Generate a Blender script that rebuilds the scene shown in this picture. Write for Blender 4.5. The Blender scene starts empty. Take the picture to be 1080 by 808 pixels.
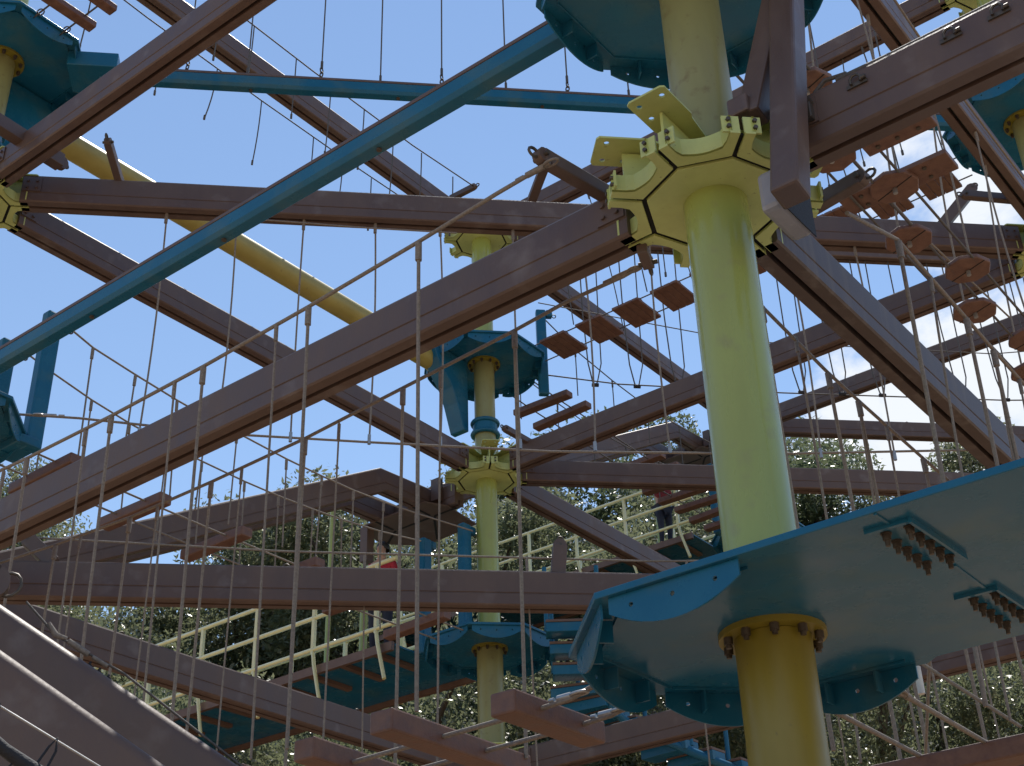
import bpy, bmesh, math, random
from mathutils import Vector, Matrix
from math import radians as rad, sin, cos, pi, sqrt, atan2, tan
random.seed(7)
scene = bpy.context.scene
COL = scene.collection

# ------------------------------------------------------------------ camera
PITCH, ROLL = rad(31.04), rad(-1.878)
cam_d = bpy.data.cameras.new('camera')
cam = bpy.data.objects.new('camera', cam_d)
COL.objects.link(cam)
cam_d.sensor_width = 36.0
cam_d.lens = 1457.06 / 1080 * 36
cam_d.clip_start = 0.05
cam_d.clip_end = 2000
fwd = Vector((0, cos(PITCH), sin(PITCH)))
upv = Vector((0, -sin(PITCH), cos(PITCH)))
ex = Vector((1, 0, 0))
cr, sr = cos(ROLL), sin(ROLL)
cx = ex * cr + upv * sr
cy = ex * -sr + upv * cr
cam.matrix_world = Matrix((cx, cy, -fwd)).transposed().to_4x4()
scene.camera = cam

# ------------------------------------------------------------------ sky, sun, exposure
SUN_EL, SUN_AZ = rad(65), rad(12)          # azimuth measured from +Y towards +X
world = bpy.data.worlds.new('World')
scene.world = world
world.use_nodes = True
wn, wl = world.node_tree.nodes, world.node_tree.links
wn.clear()
w_out = wn.new('ShaderNodeOutputWorld')
w_bg = wn.new('ShaderNodeBackground')
w_bg.inputs['Strength'].default_value = 0.15
sky = wn.new('ShaderNodeTexSky')
sky.sky_type = 'NISHITA'
sky.sun_disc = False
sky.sun_elevation = SUN_EL
sky.sun_rotation = SUN_AZ
sky.air_density = 1.15
sky.dust_density = 0.0
sky.ozone_density = 1.0
# soft cumulus low on the right hand side
tc = wn.new('ShaderNodeTexCoord')
mp = wn.new('ShaderNodeMapping')
mp.inputs['Scale'].default_value = (1.0, 1.0, 1.7)
mp.inputs['Location'].default_value = (0.35, 0.1, 0.2)
wl.new(tc.outputs['Generated'], mp.inputs['Vector'])
n1 = wn.new('ShaderNodeTexNoise')
n1.inputs['Scale'].default_value = 6.5
n1.inputs['Detail'].default_value = 9.0
n1.inputs['Roughness'].default_value = 0.58
n1.inputs['Distortion'].default_value = 0.25
wl.new(mp.outputs['Vector'], n1.inputs['Vector'])
dotn = wn.new('ShaderNodeVectorMath'); dotn.operation = 'DOT_PRODUCT'
cd = Vector((0.40, 0.79, 0.47)).normalized()
dotn.inputs[1].default_value = cd
nrm = wn.new('ShaderNodeVectorMath'); nrm.operation = 'NORMALIZE'
wl.new(tc.outputs['Generated'], nrm.inputs[0])
wl.new(nrm.outputs['Vector'], dotn.inputs[0])
mk = wn.new('ShaderNodeMapRange')
mk.inputs['From Min'].default_value = 0.955
mk.inputs['From Max'].default_value = 0.990
mk.inputs['To Min'].default_value = -0.34
mk.inputs['To Max'].default_value = 0.08
wl.new(dotn.outputs['Value'], mk.inputs['Value'])
ad = wn.new('ShaderNodeMath'); ad.operation = 'ADD'
wl.new(n1.outputs['Fac'], ad.inputs[0]); wl.new(mk.outputs['Result'], ad.inputs[1])
cm = wn.new('ShaderNodeMapRange'); cm.interpolation_type = 'SMOOTHSTEP'
cm.inputs['From Min'].default_value = 0.46
cm.inputs['From Max'].default_value = 0.63
wl.new(ad.outputs['Value'], cm.inputs['Value'])
mixc = wn.new('ShaderNodeMix'); mixc.data_type = 'RGBA'
mixc.inputs['B'].default_value = (5.6, 5.9, 6.3, 1)
wl.new(cm.outputs['Result'], mixc.inputs['Factor'])
wl.new(sky.outputs['Color'], mixc.inputs['A'])
wl.new(mixc.outputs['Result'], w_bg.inputs['Color'])
wl.new(w_bg.outputs['Background'], w_out.inputs['Surface'])

sun_d = bpy.data.lights.new('sun', 'SUN')
sun_d.energy = 4.5
sun_d.angle = rad(0.5)
sun_d.color = (1.0, 0.95, 0.87)
sun = bpy.data.objects.new('sun', sun_d)
COL.objects.link(sun)
sdir = Vector((sin(SUN_AZ) * cos(SUN_EL), cos(SUN_AZ) * cos(SUN_EL), sin(SUN_EL)))
sun.rotation_euler = sdir.to_track_quat('Z', 'Y').to_euler()
sun.location = sdir * 60

vs = scene.view_settings
vs.view_transform = 'Standard'
vs.look = 'None'
vs.gamma = 1.0
vs.exposure = 0.12
vs.use_curve_mapping = False

# ------------------------------------------------------------------ the grid of the course
GA = rad(52.596)
U = Vector((cos(GA), sin(GA), 0))
V = Vector((sin(GA), -cos(GA), 0))
N0 = Vector((1.1212, 5.8648, 0))
A = 8.168                                    # spacing of the poles
S2 = sqrt(2)
HUB = {1: 4.60, 2: 8.81, 3: 12.994}          # underside of the beams
DK = {1: 2.184, 2: 6.37, 3: 10.763}          # underside of the decks
GROUND = -1.6
Z = Vector((0, 0, 1))


def W(u, v, z):
    return N0 + U * u + V * v + Z * z


w8 = (U + V) / S2
x8 = (U - V) / S2
XL = A / S2
XE = A * S2


def DG(w_, x_, z_):
    return N0 + w8 * w_ + x8 * x_ + Z * z_


NODE = {'N': (0, 0), 'C': (A, -A), 'L': (0, -A), 'R': (A, 0), 'D': (2 * A, -A), 'E': (2 * A, 0),
        'M': (0, A), 'F': (3 * A, 0), 'K': (A, -2 * A)}


# ------------------------------------------------------------------ materials
def mat(name, c1, c2=None, rough=0.45, nscale=3.0, stretch=(1, 1, 1), bump=0.0, bscale=60.0, metal=0.0,
        spec=0.5, contrast=(0.35, 0.7), spots=None, coat=0.0, wave=None, trans=0.0, rvar=0.0):
    m = bpy.data.materials.new(name)
    m.use_nodes = True
    nt = m.node_tree
    n, l = nt.nodes, nt.links
    b = n['Principled BSDF']
    b.inputs['Roughness'].default_value = rough
    b.inputs['Metallic'].default_value = metal
    b.inputs['Specular IOR Level'].default_value = spec
    b.inputs['Coat Weight'].default_value = coat
    b.inputs['Coat Roughness'].default_value = 0.08
    c2 = c2 or tuple(x * 0.8 for x in c1)
    geo = n.new('ShaderNodeNewGeometry')
    mpn = n.new('ShaderNodeMapping')
    mpn.inputs['Scale'].default_value = stretch
    l.new(geo.outputs['Position'], mpn.inputs['Vector'])
    nz = n.new('ShaderNodeTexNoise')
    nz.inputs['Scale'].default_value = nscale
    nz.inputs['Detail'].default_value = 7
    nz.inputs['Roughness'].default_value = 0.6
    l.new(mpn.outputs['Vector'], nz.inputs['Vector'])
    mr = n.new('ShaderNodeMapRange')
    mr.inputs['From Min'].default_value = contrast[0]
    mr.inputs['From Max'].default_value = contrast[1]
    l.new(nz.outputs['Fac'], mr.inputs['Value'])
    mx = n.new('ShaderNodeMix'); mx.data_type = 'RGBA'
    mx.inputs['A'].default_value = (*c1, 1)
    mx.inputs['B'].default_value = (*c2, 1)
    l.new(mr.outputs['Result'], mx.inputs['Factor'])
    colour = mx.outputs['Result']
    if rvar:
        rr = n.new('ShaderNodeMapRange')
        rr.inputs['From Min'].default_value = contrast[0]
        rr.inputs['From Max'].default_value = contrast[1]
        rr.inputs['To Min'].default_value = rough - rvar
        rr.inputs['To Max'].default_value = rough + rvar
        l.new(nz.outputs['Fac'], rr.inputs['Value'])
        l.new(rr.outputs['Result'], b.inputs['Roughness'])
    if spots:
        sc, sm, s0, s1 = spots
        nz2 = n.new('ShaderNodeTexNoise')
        nz2.inputs['Scale'].default_value = sc
        nz2.inputs['Detail'].default_value = 5
        l.new(geo.outputs['Position'], nz2.inputs['Vector'])
        mr2 = n.new('ShaderNodeMapRange')
        mr2.inputs['From Min'].default_value = s0
        mr2.inputs['From Max'].default_value = s1
        l.new(nz2.outputs['Fac'], mr2.inputs['Value'])
        mx2 = n.new('ShaderNodeMix'); mx2.data_type = 'RGBA'
        mx2.inputs['B'].default_value = (*sm, 1)
        l.new(mr2.outputs['Result'], mx2.inputs['Factor'])
        l.new(colour, mx2.inputs['A'])
        colour = mx2.outputs['Result']
    l.new(colour, b.inputs['Base Color'])
    if bump:
        nb = n.new('ShaderNodeTexNoise')
        nb.inputs['Scale'].default_value = bscale
        nb.inputs['Detail'].default_value = 4
        l.new(mpn.outputs['Vector'], nb.inputs['Vector'])
        bp = n.new('ShaderNodeBump')
        bp.inputs['Strength'].default_value = bump
        bp.inputs['Distance'].default_value = 0.01
        l.new(nb.outputs['Fac'], bp.inputs['Height'])
        l.new(bp.outputs['Normal'], b.inputs['Normal'])
    if trans:
        out = n['Material Output']
        tr = n.new('ShaderNodeBsdfTranslucent')
        hs = n.new('ShaderNodeHueSaturation')
        hs.inputs['Value'].default_value = 2.1
        hs.inputs['Saturation'].default_value = 0.8
        l.new(colour, hs.inputs['Color'])
        l.new(hs.outputs['Color'], tr.inputs['Color'])
        ms = n.new('ShaderNodeMixShader')
        ms.inputs['Fac'].default_value = trans
        l.new(b.outputs['BSDF'], ms.inputs[1])
        l.new(tr.outputs['BSDF'], ms.inputs[2])
        l.new(ms.outputs['Shader'], out.inputs['Surface'])
    return m


M = {}
M['brown'] = mat('brown_powder_coat', (0.094, 0.059, 0.049), (0.121, 0.080, 0.066), rough=0.5, nscale=2.6,
                 stretch=(1.4, 1.4, 0.5), bump=0.12, bscale=45, spots=(4.5, (0.17, 0.135, 0.125), 0.58, 0.84), rvar=0.1)
M['brown_streak'] = mat('rain_streaked_brown_coat', (0.076, 0.052, 0.046), (0.15, 0.125, 0.112), rough=0.58, nscale=2.2, stretch=(4, 4, 0.35), bump=0.15, bscale=45, contrast=(0.5, 0.78), rvar=0.06)
M['slot'] = mat('dark_track_slot', (0.012, 0.011, 0.011), rough=0.8)
M['wood'] = mat('walkway_edge_brown', (0.115, 0.064, 0.048), (0.15, 0.09, 0.066), rough=0.55, nscale=6, bump=0.2, bscale=60)
M['plank'] = mat('red_brown_plank', (0.118, 0.056, 0.041), (0.185, 0.100, 0.072), rough=0.6, nscale=15,
                 stretch=(1, 1, 1), bump=0.3, bscale=70, rvar=0.12)
M['lime'] = mat('lime_gloss_paint', (0.315, 0.37, 0.098), (0.275, 0.315, 0.084), rough=0.30, nscale=3.5,
                stretch=(1.5, 1.5, 0.35), spots=(7, (0.27, 0.28, 0.105), 0.56, 0.80), coat=0.3, rvar=0.08)
M['olive'] = mat('olive_yellow_paint', (0.505, 0.565, 0.205), (0.43, 0.475, 0.17), rough=0.42, nscale=5, bump=0.08,
                 spots=(30, (0.12, 0.10, 0.05), 0.66, 0.78))
M['stub'] = mat('faded_olive_paint', (0.27, 0.27, 0.115), (0.23, 0.225, 0.095), rough=0.38, nscale=4, stretch=(1.5, 1.5, .5), spots=(12, (0.2, 0.17, 0.07), 0.6, 0.74), rvar=0.08)  # pole lime dulled to olive: shade under the decks put into the colour
M['mustard'] = mat('mustard_yellow_paint', (0.235, 0.195, 0.025), (0.195, 0.16, 0.022), rough=0.4, nscale=4, stretch=(1.5, 1.5, .5),
                   spots=(22, (0.13, 0.09, 0.03), 0.68, 0.8), rvar=0.08)
M['blue'] = mat('blue_gloss_paint', (0.009, 0.105, 0.205), (0.015, 0.125, 0.225), rough=0.27, nscale=3,
                spots=(3.2, (0.04, 0.125, 0.18), 0.50, 0.72), coat=0.0, spec=0.27, bump=0.06, bscale=14, rvar=0.07)
M['railyellow'] = mat('pale_yellow_rail_paint', (0.70, 0.67, 0.36), (0.62, 0.58, 0.30), rough=0.22, nscale=6, coat=0.6)
M['logyellow'] = mat('yellow_pipe_paint', (0.36, 0.30, 0.085), (0.30, 0.245, 0.065), rough=0.4, nscale=3,
                     spots=(9, (0.2, 0.15, 0.05), 0.66, 0.8))
M['rope'] = mat('weathered_rope', (0.18, 0.15, 0.13), (0.27, 0.235, 0.20), rough=0.85, nscale=60, bump=0.5, bscale=220)
M['darkrope'] = mat('dark_cable', (0.07, 0.062, 0.058), (0.11, 0.1, 0.095), rough=0.7, nscale=60, bump=0.4, bscale=200)
M['steel'] = mat('galvanised_steel', (0.42, 0.42, 0.42), (0.33, 0.33, 0.34), rough=0.4, nscale=20, metal=0.75)
M['bolt'] = mat('dark_bolt', (0.075, 0.062, 0.052), (0.11, 0.088, 0.07), rough=0.5, nscale=40, metal=0.4)
M['grey'] = mat('grey_cover_plate', (0.30, 0.29, 0.31), (0.24, 0.23, 0.25), rough=0.4, nscale=6, spots=(14, (0.42, 0.41, 0.42), .62, .8))
M['white'] = mat('pale_label_plate', (0.62, 0.60, 0.56), (0.5, 0.48, 0.45), rough=0.5, nscale=12)
M['black'] = mat('black_webbing', (0.014, 0.015, 0.022), rough=0.75, nscale=20, bump=0.4, bscale=120)
M['ground'] = mat('sunlit_paving', (0.46, 0.30, 0.175), (0.34, 0.225, 0.135), rough=0.9, nscale=0.6, bump=0.4, bscale=20,
                  spots=(0.25, (0.20, 0.16, 0.115), 0.5, 0.7))
M['bark'] = mat('tree_bark', (0.075, 0.058, 0.045), (0.045, 0.035, 0.028), rough=0.9, nscale=8, stretch=(3, 3, .6), bump=0.8, bscale=14)
M['leaf'] = mat('oak_leaves', (0.080, 0.096, 0.040), (0.115, 0.122, 0.058), rough=0.28, nscale=0.55, trans=0.50, spec=0.8,
                contrast=(0.3, 0.68), spots=(1.9, (0.06, 0.078, 0.028), 0.55, 0.7))
M['leaf2'] = mat('dark_evergreen_leaves', (0.05, 0.07, 0.03), (0.085, 0.105, 0.042), rough=0.32, nscale=0.6, trans=0.42, spec=0.7)
M['skin'] = mat('skin', (0.42, 0.25, 0.18), (0.38, 0.22, 0.155), rough=0.5, nscale=20)
M['red'] = mat('red_cotton', (0.42, 0.018, 0.03), (0.34, 0.012, 0.025), rough=0.8, nscale=15)
M['maroon'] = mat('maroon_cotton', (0.20, 0.02, 0.028), (0.15, 0.014, 0.02), rough=0.8, nscale=15)
M['navy'] = mat('navy_trousers', (0.02, 0.025, 0.05), rough=0.8, nscale=15)
M['hair'] = mat('dark_hair', (0.012, 0.009, 0.007), rough=0.5, nscale=40)


# ------------------------------------------------------------------ object helpers
def thing(name, label, cat, loc, group=None, kind=None):
    o = bpy.data.objects.new(name, None)
    COL.objects.link(o)
    o.location = loc
    o.empty_display_size = 0.2
    o['label'] = label
    o['category'] = cat
    if group: o['group'] = group
    if kind: o['kind'] = kind
    return o


def frame(d, up=Z):
    d = d.normalized()
    s = d.cross(up)
    if s.length < 1e-4: s = d.cross(Vector((0, 1, 0)))
    s.normalize()
    return d, s, s.cross(d).normalized()


class MB:
    def __init__(self):
        self.v, self.f, self.sm = [], [], []

    def add(self, vs, fs, smooth=False):
        o = len(self.v)
        self.v += [Vector(p) for p in vs]
        self.f += [tuple(i + o for i in f) for f in fs]
        self.sm += [smooth] * len(fs)

    def box(self, c, x, y, z):
        """c centre, x/y/z half-extent vectors"""
        c = Vector(c)
        p = [c + x * a + y * b + z * d for a in (-1, 1) for b in (-1, 1) for d in (-1, 1)]
        self.add(p, [(0, 1, 3, 2), (4, 6, 7, 5), (0, 4, 5, 1), (2, 3, 7, 6), (0, 2, 6, 4), (1, 5, 7, 3)])

    def bar(self, a, b, w, h, up=Z):
        d, s, u = frame(b - a, up)
        self.box((a + b) / 2, (b - a) / 2, s * w / 2, u * h / 2)

    def tube(self, pts, r, n=8, caps=True, closed=False):
        pts = [Vector(p) for p in pts]
        k = len(pts)
        rings = []
        prev = None
        for i, p in enumerate(pts):
            if closed:
                d = pts[(i + 1) % k] - pts[i - 1]
            else:
                d = pts[min(i + 1, k - 1)] - pts[max(i - 1, 0)]
            d.normalize()
            if prev is None:
                s = d.cross(Z)
                if s.length < 0.05: s = d.cross(Vector((0.3, 1, 0)))
            else:
                s = prev - d * prev.dot(d)
            s.normalize()
            prev = s
            t = d.cross(s)
            rr = r[i] if isinstance(r, (list, tuple)) else r
            rings.append([p + s * cos(2 * pi * j / n) * rr + t * sin(2 * pi * j / n) * rr for j in range(n)])
        vs = [q for ring in rings for q in ring]
        fs = []
        for i in range(k if closed else k - 1):
            i2 = (i + 1) % k
            for j in range(n):
                j2 = (j + 1) % n
                fs.append((i * n + j, i * n + j2, i2 * n + j2, i2 * n + j))
        self.add(vs, fs, True)
        if caps and not closed:
            self.add(rings[0], [tuple(reversed(range(n)))])
            self.add(rings[-1], [tuple(range(n))])

    def cyl(self, a, b, r, n=16, caps=True):
        self.tube([a, b], r, n, caps)

    def extrude(self, prof, a, b, s, u):
        """prof: list of (x,y) closed; placed at a and b with axes s,u"""
        n = len(prof)
        vs = [a + s * x + u * y for x, y in prof] + [b + s * x + u * y for x, y in prof]
        fs = [(i, (i + 1) % n, n + (i + 1) % n, n + i) for i in range(n)]
        fs += [tuple(reversed(range(n))), tuple(range(n, 2 * n))]
        self.add(vs, fs)

    def build(self, name, m, parent=None, bevel=0.0, seg=2, origin=None):
        me = bpy.data.meshes.new(name)
        off = parent_loc(parent) if parent else (origin or Vector((0, 0, 0)))
        me.from_pydata([p - off for p in self.v], [], self.f)
        me.polygons.foreach_set('use_smooth', self.sm)
        me.materials.append(M[m] if isinstance(m, str) else m)
        bm = bmesh.new(); bm.from_mesh(me)
        bmesh.ops.recalc_face_normals(bm, faces=bm.faces)
        bm.to_mesh(me); bm.free()
        o = bpy.data.objects.new(name, me)
        COL.objects.link(o)
        if parent: o.parent = parent
        elif origin is not None: o.location = origin
        if bevel:
            md = o.modifiers.new('bevel', 'BEVEL')
            md.width = bevel; md.segments = seg; md.limit_method = 'ANGLE'; md.angle_limit = rad(40)
            md.harden_normals = False
        return o


def parent_loc(p):
    loc = Vector((0, 0, 0))
    while p is not None:
        loc = loc + p.location
        p = p.parent
    return loc


def plate(name, m, parent, outline, holes, O, X, Y, thick, bevel=0.0):
    """flat plate with real holes. outline list of 2d pts, holes list of (x,y,r). extruded along X x Y by thick"""
    bm = bmesh.new()
    es = []
    def loop(ps):
        vs = [bm.verts.new((x, y, 0)) for x, y in ps]
        for i in range(len(vs)):
            es.append(bm.edges.new((vs[i], vs[(i + 1) % len(vs)])))
    loop(outline)
    for x, y, r in holes:
        loop([(x + r * cos(2 * pi * k / 10), y + r * sin(2 * pi * k / 10)) for k in range(10)])
    bmesh.ops.triangle_fill(bm, use_beauty=True, edges=es)
    r = bmesh.ops.extrude_face_region(bm, geom=bm.faces[:])
    for vtx in [g for g in r['geom'] if isinstance(g, bmesh.types.BMVert)]: vtx.co.z += thick
    off = parent_loc(parent) if parent else Vector((0, 0, 0))
    Nn = X.cross(Y).normalized()
    for vtx in bm.verts:
        vtx.co = O + X * vtx.co.x + Y * vtx.co.y + Nn * vtx.co.z - off
    bmesh.ops.recalc_face_normals(bm, faces=bm.faces)
    me = bpy.data.meshes.new(name)
    bm.to_mesh(me); bm.free()
    me.materials.append(M[m])
    o = bpy.data.objects.new(name, me)
    COL.objects.link(o)
    if parent: o.parent = parent
    return o


def tag(o, label, cat, group=None, kind=None):
    if label: o['label'] = label
    if cat: o['category'] = cat
    if group: o['group'] = group
    if kind: o['kind'] = kind
    return o


def link_pts(c, d, side, L=0.035, Wd=0.02, n=12):
    return [c + d * (L * cos(2 * pi * k / n)) + side * (Wd * sin(2 * pi * k / n)) for k in range(n)]


def chain(mb, a, b, L=0.05, r=0.007):
    d = b - a
    n = max(1, int(d.length / (L * 1.5)))
    dd, s, u = frame(d, Vector((0.2, 0.3, 1)))
    for i in range(n):
        c = a + d * ((i + 0.5) / n)
        mb.tube(link_pts(c, dd, s if i % 2 else u, L, L * 0.55), r, 6, closed=True)


def sag_pts(a, b, sag, n=14):
    return [a.lerp(b, t) - Z * (sag * 4 * t * (1 - t)) for t in [i / n for i in range(n + 1)]]


# ------------------------------------------------------------------ ground
g = MB()
NG = 24
R_ = 700
g.add([(-R_, -R_, GROUND), (R_, -R_, GROUND), (R_, R_, GROUND), (-R_, R_, GROUND)], [(0, 1, 2, 3)])
gr = g.build('ground', 'ground')
gr['kind'] = 'structure'


# ------------------------------------------------------------------ poles with hubs
def hub(parent, u, v, z, used):
    """octagonal beam hub: slotted bottom plate, channel brackets, mounting plates. used = arms without a mounting plate"""
    c = W(u, v, z)
    RI = 0.375
    b = MB()
    # inner octagon, vertices on the beam directions
    prof = [(RI * cos(k * pi / 4), RI * sin(k * pi / 4)) for k in range(8)]
    b.extrude(prof, c + Z * 0.0, c + Z * 0.02, U, V)
    h = b.build('hub', 'olive', parent, bevel=0.003)
    # dark track seen through the slots
    t = MB()
    prof = [(0.54 * cos(k * pi / 4), 0.54 * sin(k * pi / 4)) for k in range(8)]
    t.extrude([(x * .8, y * .8) for x, y in prof], c + Z * 0.022, c + Z * 0.03, U, V)
    for k in range(8):
        d = U * cos(k * pi / 4) + V * sin(k * pi / 4)
        s = U * -sin(k * pi / 4) + V * cos(k * pi / 4)
        t.box(c + d * 0.455 + Z * 0.034, d * 0.075, s * 0.017, Z * 0.008)
    t.build('track_slot', 'slot', h)
    for k in range(8):                      # channel bracket between two slots
        a0, a1 = k * pi / 4, (k + 1) * pi / 4
        d0 = Vector((cos(a0), sin(a0))); d1 = Vector((cos(a1), sin(a1)))
        s0 = Vector((-d0.y, d0.x)); s1 = Vector((d1.y, -d1.x))
        g_ = 0.014
        e = Vector((cos((a0 + a1) / 2), sin((a0 + a1) / 2)))
        ri = RI + 0.024
        pA = d0 * ri + s0 * g_
        pB = d0 * 0.575 + s0 * g_
        pC = d0 * 0.575 + s0 * (g_ + 0.052)
        pF = d1 * 0.575 + s1 * (g_ + 0.052)
        pG = d1 * 0.575 + s1 * g_
        pH = d1 * ri + s1 * g_
        # inner U curve
        inn0 = d0 * (ri + 0.055) + s0 * (g_ + 0.062)
        inn1 = d1 * (ri + 0.055) + s1 * (g_ + 0.062)
        cur = [pC, d0 * 0.50 + s0 * (g_ + 0.052)]
        for q in range(7):
            tt = q / 6
            pm = inn0.lerp(inn1, tt)
            cur.append(pm - e * (0.022 * sin(pi * tt)))
        cur += [d1 * 0.50 + s1 * (g_ + 0.052), pF]
        out = [pA, pB] + cur + [pG, pH]
        mbb = MB()
        # bottom strip as quads pairing outer points to inner curve
        outer = [pB, d0 * 0.5 + s0 * g_] + [pA.lerp(pH, q / 6) for q in range(7)] + [d1 * 0.5 + s1 * g_, pG]
        P3 = lambda p, z_: c + U * p.x + V * p.y + Z * z_
        vs, fs = [], []
        n = len(cur)
        for z_ in (0.0, 0.014):
            for p in outer: vs.append(P3(p, z_))
            for p in cur: vs.append(P3(p, z_))
        for i in range(n - 1):
            fs.append((i, i + 1, n + i + 1, n + i))
            fs.append((2 * n + i, 3 * n + i, 3 * n + i + 1, 2 * n + i + 1))
            fs.append((i, 2 * n + i, 2 * n + i + 1, i + 1))
        fs.append((0, n, 3 * n, 2 * n)); fs.append((n - 1, 3 * n - 1, 4 * n - 1, 2 * n - 1))
        mbb.add(vs, fs)
        # upstanding wall
        vs, fs = [], []
        cin = [p + e * 0.0 for p in cur]
        for i, p in enumerate(cin):
            tdir = (cin[min(i + 1, n - 1)] - cin[max(i - 1, 0)]).normalized()
            nn = Vector((tdir.y, -tdir.x))
            if nn.dot(-e) < 0: nn = -nn
            for off, z_ in ((0, 0.0141), (0, 0.115), (-0.012, 0.115), (-0.012, 0.0141)):
                vs.append(P3(p - nn * off if False else p + nn * (-off), z_))
        for i in range(n - 1):
            for j in range(4):
                fs.append((i * 4 + j, i * 4 + (j + 1) % 4, (i + 1) * 4 + (j + 1) % 4, (i + 1) * 4 + j))
        mbb.add(vs, fs, False)
        # end lugs
        for d, s in ((d0, s0), (d1, s1)):
            mbb.box(P3(d * 0.560 + s * (g_ + 0.042), 0.066), (U * d.x + V * d.y) * 0.006, (U * s.x + V * s.y) * 0.045, Z * 0.051)
        br = mbb.build('channel_bracket', 'olive', h)
        for d, s in ((d0, s0), (d1, s1)):
            for zz in (0.045, 0.09):
                bb = MB()
                p0 = P3(d * 0.566 + s * (g_ + 0.055), zz)
                dd = U * d.x + V * d.y
                bb.cyl(p0, p0 + dd * 0.016, 0.012, 6)
                bb.build('bolt', 'bolt', br)
    for k in range(8):
        if k in used: continue
        d = U * cos(k * pi / 4) + V * sin(k * pi / 4)
        s = U * -sin(k * pi / 4) + V * cos(k * pi / 4)
        w = MB()
        w.box(c + d * 0.33 + Z * 0.20, d * 0.16, s * 0.008, Z * 0.115)
        w.build('web', 'olive', h)
        # mounting plate above
        hw = 0.115
        outl = [(0.15, -0.075), (0.34, -0.10), (0.37, -hw), (0.63, -hw), (0.645, -hw + .02), (0.645, hw - .02), (0.63, hw), (0.37, hw), (0.34, 0.10), (0.15, 0.075)]
        plate('mounting_plate', 'olive', h, outl, [(0.585, -0.07, 0.016), (0.585, 0.07, 0.016), (0.47, 0.07, 0.016)],
              c + Z * (0.332 + 0.0012 * k), d, s, 0.012)
    return h


def flange(parent, u, v, z, r=0.24, pr=0.172):
    c = W(u, v, z)
    b = MB()
    b.cyl(c - Z * 0.028, c, r, 40)
    fl = b.build('flange', 'mustard', parent, bevel=0.004)
    for k in range(10):
        a = 2 * pi * (k + 0.3) / 10
        p = c + Vector((cos(a), sin(a), 0)) * (r - 0.032)
        q = MB()
        q.cyl(p - Z * 0.062, p - Z * 0.0282, 0.021, 6)
        q.cyl(p - Z * 0.078, p - Z * 0.0622, 0.013, 8)
        q.build('bolt', 'bolt', fl)
    return fl


def pole(label, u, v, segs, flanges, hubs):
    t = thing('support_pole', label, 'pole', W(u, v, GROUND), 'poles of the climbing course')
    for z0, z1, r, m in segs:
        b = MB()
        b.tube([W(u, v, z0 + (z1 - z0) * i / 6) for i in range(7)], r, 56, caps=True)
        b.build('pole_shaft', m, t)
    for z in flanges: flange(t, u, v, z)
    for z, used in hubs: hub(t, u, v, z, used)
    return t


def std_segs(ztop, r1=0.172, r2=0.150, first=1):
    s = [(GROUND, DK[1] - 0.03, r1, 'mustard'), (DK[1] + 0.06, HUB[1] + 0.34, r1, 'lime'), (HUB[1] + 0.342, DK[2] - 0.03, r1, 'stub'),
         (DK[2] + 0.06, HUB[2] + 0.34, r2, 'lime'), (HUB[2] + 0.342, DK[3] - 0.03, r2, 'stub'), (DK[3] + 0.06, HUB[3] + 0.34, r2, 'lime')]
    return [x for x in s if x[0] < ztop]


pole('nearest and thickest lime green pole, carrying the largest yellow hub', *NODE['N'], std_segs(9), [DK[1], DK[2]],
     [(HUB[1], {3}), (HUB[2], set())])
pole('slim lime pole in mid picture with a hub above and below its blue deck', *NODE['C'], std_segs(14), [DK[1], DK[2], DK[3]],
     [(HUB[1], set()), (HUB[2], set()), (HUB[3], set())])
pole('pole cut by the left edge of the photo, under the top left blue deck', *NODE['L'], std_segs(14), [DK[1], DK[2], DK[3]],
     [(HUB[1], set()), (HUB[2], set()), (HUB[3], set())])
pole('pole at the upper right edge passing through the far right blue deck', *NODE['R'], std_segs(14), [DK[1], DK[2], DK[3]],
     [(HUB[1], set()), (HUB[2], set()), (HUB[3], set())])
pole('far pole standing in line behind the nearest lime pole', *NODE['D'], std_segs(14), [DK[1], DK[2], DK[3]],
     [(HUB[2], set()), (HUB[3], set())])

# ------------------------------------------------------------------ beams
BW, BH = 0.10, 0.335
PROF = [(-BW + .012, 0), (-0.017, 0), (-0.017, .075), (0.017, .075), (0.017, 0), (BW - .012, 0), (BW, .012), (BW, .105), (BW - .007, .110), (BW - .007, .117),
        (BW, .122), (BW, BH - .022), (BW - .007, BH - .007), (BW - .022, BH), (-BW + .022, BH), (-BW + .007, BH - .007), (-BW, BH - .022), (-BW, .122), (-BW + .007, .117), (-BW + .007, .110),
        (-BW, .105), (-BW, .012)]


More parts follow.
